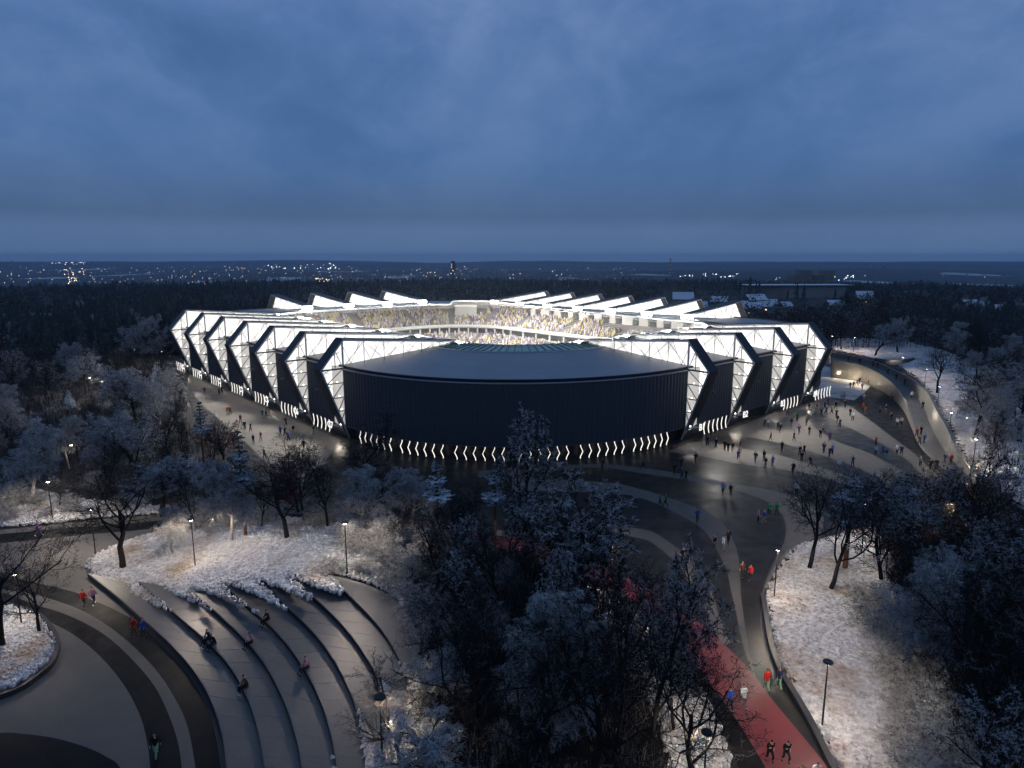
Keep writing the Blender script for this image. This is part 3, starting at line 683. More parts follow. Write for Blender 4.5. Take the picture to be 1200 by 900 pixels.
def batwing(l):
    """street lanterns throw more light sideways than straight down and none upwards"""
    l.use_nodes = True; nt = l.node_tree; N = nt.nodes; em = N['Emission']; tc = N.new('ShaderNodeTexCoord'); sp = N.new('ShaderNodeSeparateXYZ'); nt.links.new(tc.outputs['Normal'], sp.inputs[0])
    ab = N.new('ShaderNodeMath'); ab.operation = 'MULTIPLY'; ab.inputs[1].default_value = -1.0; nt.links.new(sp.outputs['Z'], ab.inputs[0])
    mx = N.new('ShaderNodeMath'); mx.operation = 'MAXIMUM'; mx.inputs[1].default_value = 0.36; nt.links.new(ab.outputs[0], mx.inputs[0])
    pw = N.new('ShaderNodeMath'); pw.operation = 'POWER'; pw.inputs[1].default_value = -1.7; nt.links.new(mx.outputs[0], pw.inputs[0])
    st = N.new('ShaderNodeMapRange'); st.interpolation_type = 'SMOOTHSTEP'; st.inputs['From Min'].default_value = 0.12; st.inputs['From Max'].default_value = 0.42; nt.links.new(ab.outputs[0], st.inputs['Value'])
    m = N.new('ShaderNodeMath'); m.operation = 'MULTIPLY'; nt.links.new(pw.outputs[0], m.inputs[0]); nt.links.new(st.outputs[0], m.inputs[1]); nt.links.new(m.outputs[0], em.inputs['Strength'])
# fins -----------------------------------------------------------------
FT = (0.3, 0.0); FK = (-4.56, 12.83); FTp = (0.0, 17.93); FE = (24.6, 15.73); TH = 2.5
def offset_path(P, d):
    out = []
    for i, p in enumerate(P):
        p = Vector(p)
        dirs = []
        if i > 0: dirs.append((p - Vector(P[i-1])).normalized())
        if i < len(P)-1: dirs.append((Vector(P[i+1]) - p).normalized())
        ns = [Vector((e.y, -e.x)) for e in dirs]     # to the right = inward for foot->knee->top->tip
        if len(ns) == 2:
            n = (ns[0] + ns[1]).normalized(); n = n / n.dot(ns[0])
        else: n = ns[0]
        out.append(p + n * d)
    return out
def fin_meshes(my):
    """my=+1 or -1: thickness runs along +y or -y. Returns list of (name, mesh, matname)"""
    Y = lambda y: my * y
    outer = [FT, FK, FTp, FE]; inn = offset_path(outer, .42)
    out = []
    poly = [Vector(p) for p in outer] + list(reversed(inn))
    def pr(poly, y0, y1, name, mats):
        b = MB(); b.prism([(p[0], p[1]) for p in poly], lambda p: (p[0], Y(y0), p[1]), lambda p: (p[0], Y(y1), p[1])); me = b.mesh(name, mats)
        bm = bmesh.new(); bm.from_mesh(me); bmesh.ops.recalc_face_normals(bm, faces=bm.faces); bm.to_mesh(me); bm.free(); return (name, me)
    out.append(pr(poly, 0, TH, 'frame', M['frame']))
    # light edge trims on the two side faces
    tr = offset_path(outer, .10); tr2 = offset_path(outer, .40)
    out.append(pr(list(tr) + list(reversed(tr2)), -.03, 0.0, 'edge_trim', M['steel']))
    # membrane
    ip = offset_path(outer, .38)
    def lz(x): return 13.02 + x * .075
    zcut = 2.55
    x_at = lerp(FT[0], FK[0], zcut / FK[1])
    mp = [(x_at + .45, zcut), tuple(ip[1]), tuple(ip[2]), (FE[0] - .1, FE[1] - .38), (FE[0] - .1, lz(FE[0]) + .02), (0.1, lz(0) + .02), (-1.3, 12.9), (-1.3, 6.0)]
    # lower end: the sloping leg crosses x=-1.3 at some height
    zc = (-1.3 - .45 - FT[0]) / (FK[0] - FT[0]) * FK[1]
    mp = [(-1.3, max(zc, 3.0)), tuple(ip[1]), tuple(ip[2]), (FE[0] - .1, FE[1] - .38), (FE[0] - .1, lz(FE[0]) + .02), (0.1, lz(0) + .02), (-1.3, 13.1)]
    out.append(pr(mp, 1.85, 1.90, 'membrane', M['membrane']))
    out.append(pr([(-1.28, 3.0), (-1.28, 13.0), (-.2, 13.0), (-.2, 2.6), (-.75, 2.6)], 1.60, 1.74, 'grey_panel', M['panel']))  # plain grey panel, membrane light on it put in as glow
    k = MB(); k.box((-.16, Y(.9), 7.75), (.08, 1.45, 10.3)); out.append(('wall_glow_panel', k.mesh('wall_glow_panel', M['panel'])))  # added glowing panel in place of soft light on the facade wall
    def bar(a, b, w, name, m, y0=.2):
        k = MB(); k.bar((a[0], Y(y0), a[1]), (b[0], Y(y0), b[1]), w, w); out.append((name, k.mesh(name, m)))
    # column at the facade
    bar((0.0, 2.5), (0.0, 17.6), .24, 'column', M['steel'])
    # struts and braces in the outboard part
    levels = [12.7, 10.2, 7.6, 5.2]
    def xo(z): return (lerp(FT[0], FK[0], z/FK[1]) if z < FK[1] else lerp(FK[0], FTp[0], (z-FK[1])/(FTp[1]-FK[1]))) + .4
    for i, z in enumerate(levels):
        bar((xo(z), z), (0, z), .26 if i == 0 else .16, 'strut', M['steeldk'] if i == 0 else M['steel'])
    for z0, z1 in ((12.7, 10.2), (10.2, 7.6), (7.6, 5.2)):
        bar((0, z0), (xo(z1), z1), .13, 'brace', M['steel'])
    bar((0, 5.2), (-.9, 3.0), .13, 'brace', M['steel'])
    bar((-1.5, 12.7), (-1.5, 16.1), .12, 'brace', M['steel']); bar((-1.5, 16.1), (0, 12.7), .10, 'brace', M['steel'])
    # truss over the deck
    xs = [0.15, 4.2, 8.3, 12.4, 16.5, 20.6, 24.3]
    tz = lambda x: FTp[1] + (FE[1]-FTp[1])*x/FE[0] - .42
    for i, x in enumerate(xs[1:]):
        bar((x, tz(x)), (x, lz(x)), .10, 'brace', M['steel'])
        x0 = xs[i]
        if i % 2 == 0: bar((x0, lz(x0)), (x, tz(x)), .08, 'brace', M['steel'])
        else: bar((x0, tz(x0)), (x, lz(x)), .08, 'brace', M['steel'])
    # faint rear lattice close to the membrane
    k = MB()
    for i in range(12):
        xa = .3 + i*2.02; xb = xa + 2.02; za, zb = (lz(xa), tz(xb)) if i % 2 else (tz(xa), lz(xb))
        k.bar((xa, Y(1.62), za), (xb, Y(1.62), zb), .07)
    for z0 in (4, 6.4, 8.9, 11.5, 14.2):
        k.bar((xo(z0), Y(1.55), z0), (-1.3 if z0 < 13 else 0, Y(1.55), z0 + 1.2), .09)
        k.bar((xo(z0 + 1.2), Y(1.55), z0 + 1.2), (-1.3 if z0 < 13 else 0, Y(1.55), z0), .07)
    out.append(('rear_lattice', k.mesh('rear_lattice', M['rim'])))
    # base plate + uplight
    k = MB(); k.box((-.75, Y(.95), 2.52), (1.9, 1.7, .14)); out.append(('base_plate', k.mesh('base_plate', M['inner'])))
    k = MB(); k.lathe([(0, .0), (.22, .0), (.26, .12), (.0, .22)], 10, (-.55, Y(.7), 2.62)); out.append(('uplight', k.mesh('uplight', M['spot'])))
    k = MB()
    for z in levels[1:]: k.lathe([(0, .0), (.10, .0), (.12, .06), (.0, .1)], 8, (xo(z)*.3, Y(.8), z + .1))
    out.append(('strut_light', k.mesh('strut_light', M['spot'])))
    # second, pale foot strut on the far side
    k = MB(); k.bar((-.5, Y(TH - .2), 2.6), (1.0, Y(TH - .25), 0.0), .34, .5, up=Vector((0, 1, 0))); out.append(('foot_strut', k.mesh('foot_strut', M['inner'])))
    return out
FIN = {1: fin_meshes(1), -1: fin_meshes(-1)}
sl = {}
def fin(u, v, d, my, far, label):
    """d: local rotation about z so that local +x points inward"""
    e = link('fin', None, stadium, (u, v, 0), (0, 0, d), label=label)
    if far: e.scale = (1, 1, 1.085)
    for nm, me in FIN[my]:
        if far and nm in ('foot_strut', 'brace', 'strut', 'column'): continue
        link(nm, me, e, kind='stuff' if nm == 'rear_lattice' else None)
    # light in the fin foot that washes the paving
    key = ('foot', far)
    if not far:
        if key not in sl:
            l = bpy.data.lights.new('foot_light', 'POINT'); l.energy = 260; l.color = (1.0, 0.90, 0.76); l.shadow_soft_size = .25; batwing(l); sl[key] = l
        link('foot_lamp', sl[key], e, (-1.0, my*1.05, 2.42))
        if 'wash' not in sl:
            l = bpy.data.lights.new('added_plaza_wash', 'SPOT'); l.energy = 12000; l.color = (1.0, .95, .88); l.spot_size = R(120); l.spot_blend = .9; l.shadow_soft_size = .7; sl['wash'] = l  # added lamp that brightens the plaza in place of light from the membranes
            k = MB(); k.box((0, 0, 0), (.5, .5, .3)); sl['washbox'] = k.mesh('added_wash_box', M['steeldk'])  # made-up box for the added lamp
        link('added_wash_box', sl['washbox'], e, (-4.6, my*1.2, 9.3))
        w = link('added_wash_lamp', sl['wash'], e, (-5.1, my*1.2, 9.0)); w.rotation_euler = (0, R(53), 0)
    # floodlight cluster at the inner tip
    if ('f', my) not in sl:
        k = MB()
        for i in range(4): k.box((24.9, my*(-.2 + i*.85), 14.95), (.6, .7, .8))
        sl[('f', my)] = k.mesh('floodlight', M['flood'])
        k = MB(); k.box((24.5, my*1.08, 14.95), (.25, 3.4, .7)); sl[('h', my)] = k.mesh('floodlight_housing', M['steeldk'])
    fl = link('floodlight', sl[('f', my)], e); link('floodlight_housing', sl[('h', my)], e)
    if 'sp' not in sl:
        l = bpy.data.lights.new('flood_light', 'SPOT'); l.energy = 48000; l.color = (1.0, .97, .92); l.spot_size = R(140); l.spot_blend = .8; l.shadow_soft_size = .5; sl['sp'] = l
        l2 = bpy.data.lights.new('flood_back', 'POINT'); l2.energy = 7000; l2.color = (1.0, .97, .92); l2.shadow_soft_size = .4; sl['bk'] = l2
    s = link('flood_lamp', sl['sp'], e, (25.4, my*1.1, 14.9)); s.rotation_euler = (0, R(-55), 0)
    link('flood_lamp', sl['bk'], e, (25.8, my*1.1, 14.4))
SC_ = 14.42; SB_ = 14.80
for i in range(7): fin(0, SC_*(6-i), 0, 1, False, 'chevron fin on the left side marked C%d' % (i+1))
for i in range(4): fin(43.718 + SB_*i, V0, R(90), -1, False, 'chevron fin on the right side marked B%d' % (i+1))
for i in range(7): fin(U1, -4.588 + 13.129*(6-i), R(180), -1, True, 'fin on the far right side of the stadium')
for i in range(4): fin(35.866 + 14.232*i, V1, R(-90), 1, True, 'fin on the far left side of the stadium')

# chevron light strips, signs
def chevron_mesh(sgn, soft=False):
    k = MB(); h = 2.35; a = .40
    P = [(0, h), (0.0, h*.86), (sgn*a, h*.48), (0.0, h*.13), (0, 0)] if not soft else [(0, h), (sgn*a*.55, h*.72), (sgn*a*.8, h*.45), (sgn*a*.3, h*.16), (-sgn*.05, 0)]
    for p, q in zip(P[:-1], P[1:]): k.bar((p[0], 0, p[1]), (q[0], 0, q[1]), .095, .12, up=Vector((0, 1, 0)))
    return k.mesh('light_strip', M['strip'])
CH = {(s, f): chevron_mesh(s, f) for s in (1, -1) for f in (False, True)}
def chev(u, v, ang, s, soft=False): link('light_strip', CH[(s, soft)], stadium, (u, v, .14), (0, 0, ang))
# side C: facade faces -u ; text runs along -v when read from outside
def place_text(txt, u, v, ang, z, size=1.75):
    c = bpy.data.curves.new('sign', 'FONT'); c.body = txt; c.size = size; c.extrude = .05; c.offset = .0; c.align_x = 'CENTER'
    o = bpy.data.objects.new('t', c); COL.objects.link(o); dg = bpy.context.evaluated_depsgraph_get(); me = bpy.data.meshes.new_from_object(o.evaluated_get(dg)); bpy.data.objects.remove(o)
    me.materials.clear(); me.materials.append(M['sign'])
    s = link('sign', me, stadium, (u, v, z), (R(90), 0, ang)); s['label'] = 'lit white sign reading ' + txt
    l = bpy.data.lights.new('sign_light', 'POINT'); l.energy = 5; l.color = (1, .94, .85); l.shadow_soft_size = .2
    n = Vector((math.sin(ang), -math.cos(ang), 0)); link('sign_lamp', l, stadium, (u + n.x*.7, v + n.y*.7, z - .3))
for i in range(7):
    v = SC_*(6-i)
    # bay to the left (greater v) of fin i holds the strips
    for j in range(5): chev(-.1, v + 12.9 - j*1.62, R(-90), (1 if i != 5 else -1), True)
    place_text('C%d' % (i+1), -1.05, v + 4.1, R(-90), 1.5)
for i in range(4):
    u = 43.718 + SB_*i
    if i != 1:
        for j in range(6 if i != 2 else 5): chev(u + 6.3 + j*1.45, V0 - .1, 0, (-1 if i != 2 else 1), True)
    place_text('B%d' % (i+1), u + 3.9, V0 - 1.05, 0, 1.5)
# front corner
def front_chevrons():
    r = [Vector((p[0], p[1])) for p in ring(-.05)]; nr = ring(0)
    P = [(p, Vector((q[2], q[3]))) for p, q in zip(r, nr) if p.x < 43.6 and p.y < -0.3]
    # cumulative length
    L_ = [0]
    for a, b in zip(P[:-1], P[1:]): L_.append(L_[-1] + (b[0]-a[0]).length)
    tot = L_[-1]; s = 1.4; k = 0
    while s < tot - 1.2:
        u = float(np.interp(s, L_, [p[0].x for p in P])); v = float(np.interp(s, L_, [p[0].y for p in P])); nx = float(np.interp(s, L_, [p[1].x for p in P])); ny = float(np.interp(s, L_, [p[1].y for p in P]))
        ang = math.atan2(ny, nx) + R(90)
        chev(u, v, ang, -1 if s < tot*.52 else 1); k += 1
        s += 1.52 if k % 6 else 2.35
front_chevrons()

# ------------------------------------------------------------ curved ramp and bridge on the right
def ramp():
    root = thing('curved_ramp', 'curved concrete ramp with tall side wall climbing to the stadium from the plaza', 'ramp', G(1080, 500))
    org = Vector(root.location)
    inn = [(1140,585,0),(1118,561,.02),(1099,542,.06),(1085,528,.3),(1076,512,.7),(1069,491,1.3),(1060,470,1.9),(1046,453,2.5),(1027,440,3.1),(1006,431,3.5),(975,426,3.8)]
    out = [(1168,590,0),(1140,562,.02),(1120,542,.06),(1109,529,.3),(1099,512,.8),(1091,495,1.4),(1083,476,2.0),(1066,454,2.7),(1042,436,3.3),(1012,425,3.7),(975,418,3.9)]
    A = smooth([Vector(G(a, b, c)) for a, b, c in inn], 6); B = smooth([Vector(G(a, b, c)) for a, b, c in out], 6)
    A = [p - org for p in A]; B = [p - org for p in B]; n = len(A)
    b = MB(); b.add([p + Vector((0,0,.02)) for p in A] + [p + Vector((0,0,.02)) for p in B], [(i, i+n, i+n+1, i+1) for i in range(n-1)]); b.build('ramp_deck', M['ramp'], root, True)
    wall_along('inner_wall', A, .35, -.2, [p.z + .02 + (.9 * sstep(0.45, .75, i/n)) for i, p in enumerate(A)], M['wallc'], root)
    wh = [(1.5 + 2.6*sstep(.1, .35, i/n) - 2.9*sstep(.5, .8, i/n)) * sstep(-.02, .15, i/n) for i in range(n)]
    wall_along('outer_wall', B, .5, -.2, [p.z + wh[i] for i, p in enumerate(B)], M['wallc'], root)
    b = MB()
    for i in range(int(n*.62), n):
        p = B[i]; b.bar(p + Vector((0, 0, wh[i])), p + Vector((0, 0, wh[i] + .75)), .06)
        if i < n-1: b.bar(p + Vector((0, 0, wh[i] + .75)), B[i+1] + Vector((0, 0, wh[i+1] + .75)), .07)
    b.build('railing', M['steeldk'], root, kind='stuff')
    # lights in the inner wall and at the wall foot
    for k, (px, py, z, e) in enumerate([(1108,536,2.6,150),(1096,510,3.4,170),(1086,486,3.6,170),(1060,462,3.6,130),(1030,450,1.4,110),(1150,580,2.4,150)]):
        l = bpy.data.lights.new('wall_light', 'POINT'); l.energy = e; l.color = (1, .86, .66); l.shadow_soft_size = .2
        link('wall_lamp', l, root, Vector(G(px, py, z)) - org)
    for (px, py, z) in [(984,441,.3),(998,444,.3),(1012,450,.3)]:
        l = bpy.data.lights.new('wall_light', 'POINT'); l.energy = 420; l.color = (1, .84, .6); l.shadow_soft_size = .2
        link('wall_lamp', l, root, Vector(G(px, py, z)) + Vector((-1.2, -1.6, 1.2)) - org)
    b = MB(); P = smooth([Vector(G(a, c, 3.9)) for a, c in [(1025,421),(1048,422),(1065,419),(1072,416)]], 5)
    wall_along('side_ramp_wall', [p - org for p in P], .3, 2.6, [4.3 - 1.2*i/(len(P)-1) for i in range(len(P))], M['riser'], root)
ramp()

# ------------------------------------------------------------ street lamps
def lamp_meshes():
    k = MB(); k.tube([(0, 0, -.1), (0, 0, 4.95)], [.065, .045], 8); pole = k.mesh('pole', M['lampblack'])
    k = MB(); k.lathe([(0.0, 5.10), (.30, 5.10), (.34, 5.06), (.34, 5.0), (.12, 4.93), (.0, 4.93)], 20); head = k.mesh('lamp_head', M['lampblack'])
    k = MB(); k.lathe([(0.0, 4.925), (.17, 4.925), (.17, 4.90), (0.0, 4.90)][::-1], 14); bulb = k.mesh('bulb', M['bulb'])
    k = MB(); k.lathe([(0.0, .06), (.13, .06), (.13, -.05)], 10); foot = k.mesh('foot_plate', M['lampblack'])
    return pole, head, bulb, foot
LM = lamp_meshes()
lamp_l = bpy.data.lights.new('street_light', 'POINT'); lamp_l.energy = 1300; lamp_l.color = (1.0, .85, .68); lamp_l.shadow_soft_size = .16
batwing(lamp_l)
LAMPS = [
 (229,665,'street lamp on the frosted lawn above the curved steps, left of the bare trees',1),
 (112,648,'street lamp at the tip of the ochre grass beside the wide bare tree',1),
 (62,610,'street lamp on the frosted verge beyond the left path, beside the pale lit trunk',1),
 (407,675,'street lamp at the lit frosted bushes above the top step',1.2),
 (26,735,'street lamp among the bare trees of the left grass island',.8),
 (449,915,'street lamp near the bottom edge beside the snow strip below the steps',.8),
 (823,948,'street lamp under white branches left of the red track at the bottom edge',.9),
 (963,854,'street lamp standing alone on the frosted meadow right of the red track',1.0),
 (907,702,'street lamp at the paving edge below the two bare trees on the right meadow',1.3),
 (1139,552,'nearest of the street lamps on the snowfield behind the ramp wall',1.1),
 (1111,516,'second nearest street lamp on the snowfield behind the ramp wall',1.1),
 (1098,480,'third street lamp along the snowfield behind the ramp wall',1.1),
 (1083,456,'fourth street lamp along the snowfield behind the ramp wall, near the dark bare tree',1.1),
 (1056,440,'fifth street lamp on the snowfield where the ramp turns',1.1),
 (1000,413,'farthest street lamp on the snowfield beside the stadium rim',1.0),
 (974,411,'street lamp on the snowfield right behind the stadium corner',1.0),
 (108,468,'street lamp lighting frosted treetops deep in the left wood',1.6),
 (191,432,'bright street lamp just left of the C1 fin',2.0),
 (160,430,'street lamp on the road left of the stadium beyond the frosted trees',1.0),
 (712,695,'street lamp hidden in the wood beside the red track',.6),
 (645,650,'street lamp in the dark wood where the red track bends',.7),
 (750,800,'street lamp in the centre wood behind the dark trunks',.25),
 (1010,640,'street lamp behind the snowy pine on the right meadow',1.0),
 (1110,640,'street lamp deep in the right wood',.7),
 (88,560,'street lamp in the left wood behind the dark trunks',.35)]
for px, py, lab, p in LAMPS:
    w = GP(px, py) + Vector((0, 0, .05)); t = thing('street_lamp', lab, 'street lamp', w, 0, 'black street lamps along the paths')
    for nm, me in zip(('pole', 'lamp_head', 'bulb', 'foot_plate'), LM): link(nm, me, t)
    l = lamp_l if p == 1 else lamp_l.copy(); l.energy = 1300*p
    link('lamp_light', l, t, (0, 0, 4.86))

# ------------------------------------------------------------ trees
class Tree:
    def __init__(s, seed): s.r = random.Random(seed); s.wood = MB(); s.crown = MB()
    def cone(s, p, q, w, mi):
        d = (q - p); L_ = d.length
        if L_ < 1e-4: return
        d /= L_; u = Vector((0, 0, 1)) if abs(d.z) < .9 else Vector((1, 0, 0)); x = d.cross(u).normalized(); y = d.cross(x)
        b = len(s.crown.v)
        for k in range(3):
            a = 2.094*k; v = p + (x*math.cos(a) + y*math.sin(a))*w; s.crown.v.append((v.x, v.y, v.z))
        s.crown.v.append((q.x, q.y, q.z)); s.crown.f += [(b, b+1, b+3), (b+1, b+2, b+3), (b+2, b, b+3)]; s.crown.m += [mi]*3
    def grow(s, p, d, L_, r0, lvl, P):
        R_ = s.r; maxl = P['levels']; n = 5 if lvl < 2 else (4 if lvl < maxl-1 else 3)
        pts = [p.copy()]; dd = d.copy()
        for i in range(n):
            dd = dd + Vector((R_.gauss(0, 1), R_.gauss(0, 1), R_.gauss(0, 1)))*P['wob'] + Vector((0, 0, P['grav'][min(lvl, len(P['grav'])-1)]))
            dd.normalize(); pts.append(pts[-1] + dd*L_/n)
        if lvl < maxl - 1:
            rad = [lerp(r0, r0*P['taper'], i/n) for i in range(n+1)]
            s.wood.tube(pts, rad, 7 if lvl == 0 else (5 if lvl == 1 else 3), cap=False)
        else:
            fr = 1 if R_.random() < P['frost'] else 0
            for a, b in zip(pts[:-1], pts[1:]): s.cone(a, b + (b-a)*.15, P['tw'], fr)
            for i in range(P['leaves']):
                t = R_.random(); k = min(int(t*n), n-1); a = pts[k].lerp(pts[k+1], t*n-k)
                e = Vector((R_.gauss(0, 1), R_.gauss(0, 1), R_.gauss(0, .8) + P['lgrav'])).normalized()
                s.cone(a, a + e*R_.uniform(.5, 1)*P['ll'], P['tw']*P.get('lw', .8), fr)
            return
        nc = P['kids'][lvl]; start = P['start'][lvl]
        for k in range(nc):
            t = start + (1-start)*(k + R_.random())/nc; i = min(int(t*n), n-1); a = pts[i].lerp(pts[i+1], t*n - i)
            base = (pts[i+1]-pts[i]).normalized(); ang = R(P['ang'][lvl] + R_.gauss(0, 9)); az = k*2.4 + R_.uniform(-.5, .5)
            u = base.orthogonal().normalized(); w = base.cross(u); c = (base*math.cos(ang) + (u*math.cos(az) + w*math.sin(az))*math.sin(ang)).normalized()
            ln = L_*P['len'][lvl]*R_.uniform(.75, 1.15)*(1 - P['tipred'][lvl]*t)
            s.grow(a, c, ln, lerp(r0, r0*P['taper'], t)*P['rr'], lvl+1, P)
    def meshes(s, name, wm, cm): return s.wood.mesh(name + '_trunk', wm, True), s.crown.mesh(name + '_crown', cm)
def mk(seed, h, trunk_len, r0, wm, cms, **P):
    base = dict(levels=5, wob=.12, grav=[0, .02, .03, 0, 0], taper=.45, frost=.3, tw=.025, leaves=2, ll=.5, lgrav=0, kids=[7, 5, 5, 4], start=[.35, .25, .2, .15], ang=[45, 42, 45, 45], len=[.75, .6, .55, .5], tipred=[.3, .2, .1, 0], rr=.6)
    base.update(P); t = Tree(seed); t.grow(Vector((0, 0, -.2)), Vector((t.r.gauss(0, .03), t.r.gauss(0, .03), 1)).normalized(), trunk_len, r0, 0, base)
    zs = np.array([v[2] for v in t.crown.v]); top = float(np.percentile(zs, 99)); sc_ = h/top
    for mb in (t.wood, t.crown): mb.v = [(a*sc_, b*sc_, c*sc_) for a, b, c in mb.v]
    return t.meshes('tree', wm, cms)
TK = {}
dark = [M['twig'], M['twigf']]
TK['bare'] = [mk(11+i, 11, 5.2, .17, M['bark'], dark, kids=[7, 5, 6, 6], start=[.42, .25, .2, .15], len=[.92, .62, .55, .5], ang=[38, 40, 44, 44], tipred=[.25, .2, .1, 0], grav=[0, .08, .04, .02, 0], frost=.10, tw=.010, leaves=2, ll=.35, wob=.16) for i in range(3)]
TK['dark'] = [mk(31+i, 12, 7.5, .13, M['bark'], dark, kids=[11, 6, 5, 4], start=[.25, .15, .15, .1], len=[.46, .55, .55, .5], ang=[34, 38, 42, 45], tipred=[.45, .3, .1, 0], grav=[0, .12, .06, .02, 0], frost=.22, tw=.012, leaves=3, ll=.38) for i in range(3)]
TK['frostdark'] = [mk(51+i, 12, 6.5, .13, M['bark'], [M['twig'], M['frost']], kids=[10, 6, 5, 4], start=[.3, .2, .15, .1], len=[.52, .55, .5, .5], ang=[44, 42, 45, 48], tipred=[.4, .3, .1, 0], grav=[0, .08, .03, 0, 0], frost=.45, tw=.016, leaves=4, ll=.28) for i in range(3)]
TK['birch'] = [mk(71+i, 10.5, 8.0, .15, M['barkl'], [M['twigf'], M['frost']], kids=[16, 6, 6, 5], start=[.28, .2, .2, .15], len=[.36, .55, .6, .7], ang=[55, 45, 45, 40], tipred=[.5, .3, .1, 0], grav=[0, .0, -.12, -.28, -.45], frost=.75, tw=.015, leaves=4, ll=.36, lgrav=-1.0, wob=.10) for i in range(3)]
TK['frost'] = [mk(91+i, 8.5, 5.0, .15, M['bark'], [M['twigf'], M['frost']], kids=[11, 7, 6, 5], start=[.3, .2, .15, .1], len=[.62, .55, .5, .55], ang=[46, 45, 45, 50], tipred=[.4, .3, .1, 0], grav=[0, .03, 0, -.05, -.1], frost=.8, tw=.016, leaves=4, ll=.28) for i in range(3)]
TK['shrub'] = [mk(111+i, 2.6, 1.2, .06, M['barkl'], [M['twigf'], M['frost']], levels=4, kids=[12, 7, 6], start=[.0, .1, .1], len=[1.2, .6, .55], ang=[42, 40, 45], tipred=[.1, .2, .1], grav=[0, 0, -.05, -.1], frost=.6, tw=.012, leaves=6, ll=.22) for i in range(3)]
TK['red'] = [mk(131, 5.0, 2.6, .12, M['bark'], [M['redleaf'], M['redleaf']], kids=[9, 6, 5, 4], start=[.2, .2, .15, .1], len=[.9, .55, .5, .55], ang=[45, 42, 45, 50], frost=.2, tw=.014, leaves=4, ll=.2)]
def conifer(seed, h, pine):
    rr = random.Random(seed); w = MB(); c = MB()
    w.tube([(0, 0, -.2), (0, 0, h*.5), (rr.uniform(-.1, .1), 0, h*.98)], [h*.02, h*.014, .02], 7, cap=False)
    z0 = h*(.52 if pine else .08); z = z0
    while z < h*.97:
        t = (z - z0)/(h - z0); rad = (h*.17*(1 - t*.75)*(.75 + .25*math.sin(z*3))) if pine else h*.21*(1-t)**.85 + .12
        nb = 7 if t < .7 else 5; a0 = rr.uniform(0, 6.28)
        for k in range(nb):
            a = a0 + 6.283*k/nb + rr.uniform(-.25, .25); L_ = rad*rr.uniform(.75, 1.15); dz = (.05 if pine else -.30)*L_
            d = Vector((math.cos(a), math.sin(a), 0)); s = Vector((-d.y, d.x, 0)); p0 = Vector((0, 0, z)); tip = p0 + d*L_ + Vector((0, 0, dz))
            w.bar(p0, p0.lerp(tip, .8), .05)
            m = max(3, int(L_/.28))
            for j in range(1, m+1):
                q = p0.lerp(tip, j/m) + Vector((rr.uniform(-.08, .08), rr.uniform(-.08, .08), rr.uniform(-.05, .05))); wd = L_*.30*(1.1 - .6*j/m) + .10
                for sd in (-1, 1, 0):
                    e = (s*sd + d*.55).normalized() if sd else d
                    ln = wd*rr.uniform(.8, 1.2); tp = q + e*ln + Vector((0, 0, -.22*ln)); sw = e.cross(Vector((0, 0, 1)))*ln*.30; top = q.lerp(tp, .45) + Vector((0, 0, .09 + .05*ln))
                    c.add([q, q.lerp(tp, .5) + sw - Vector((0, 0, .05)), tp, q.lerp(tp, .5) - sw - Vector((0, 0, .05)), top], [(0, 1, 4), (1, 2, 4), (2, 3, 4), (3, 0, 4), (0, 3, 2, 1)])
        z += h*.04 if not pine else h*.045
    top = Vector((0, 0, h)); c.add([top, top + Vector((.12, 0, -.6)), top + Vector((-.06, .1, -.6)), top + Vector((-.06, -.1, -.6))], [(0,1,2),(0,2,3),(0,3,1)])
    return w.mesh('tree_trunk', M['pinebark'] if pine else M['bark'], True), c.mesh('tree_crown', M['needle'])
TK['spruce'] = [conifer(3, 9, False), conifer(4, 8, False)]
TK['pine'] = [conifer(5, 12, True), conifer(6, 11, True)]
TH_ = {'bare': 11, 'dark': 12, 'frostdark': 12, 'birch': 10.5, 'frost': 8.5, 'shrub': 2.6, 'red': 5.0}
NAME = {'bare': 'bare_tree', 'dark': 'bare_tree', 'frostdark': 'frosted_tree', 'birch': 'birch_tree', 'frost': 'frosted_tree', 'shrub': 'frosted_shrub', 'red': 'red_shrub', 'spruce': 'spruce_tree', 'pine': 'pine_tree'}
CAT = {'bare': 'tree', 'dark': 'tree', 'frostdark': 'tree', 'birch': 'tree', 'frost': 'tree', 'shrub': 'shrub', 'red': 'shrub', 'spruce': 'conifer', 'pine': 'conifer'}
tr_rng = random.Random(99); TREES = []
def tree(kind, pos, h, label, group, width=1.0, var=None, parts=True):
    L_ = TK[kind]; i = tr_rng.randrange(len(L_)) if var is None else var % len(L_); tm, cm = L_[i]
    h0 = TH_.get(kind) or (9, 8, 12, 11)[i + (0 if kind == 'spruce' else 2)]
    s = h/h0; t = thing(NAME[kind], label, CAT[kind], pos, tr_rng.uniform(0, 6.28), group)
    t.scale = (s*width, s*width, s)
    link('trunk', tm, t); link('crown', cm, t); TREES.append((pos.x, pos.y)); return t
def tree_px(kind, fx, fy, ty, label, group=None, width=1.0, var=None):
    p = GP(fx, fy); d = math.hypot(p.x, p.y)
    # height whose top projects to row ty
    lo, hi = .5, 40
    for _ in range(30):
        m = (lo+hi)/2
        if proj(p.x, p.y, p.z + m)[1] > ty: lo = m
        else: hi = m
    return tree(kind, p, lo, label, group, width, var)
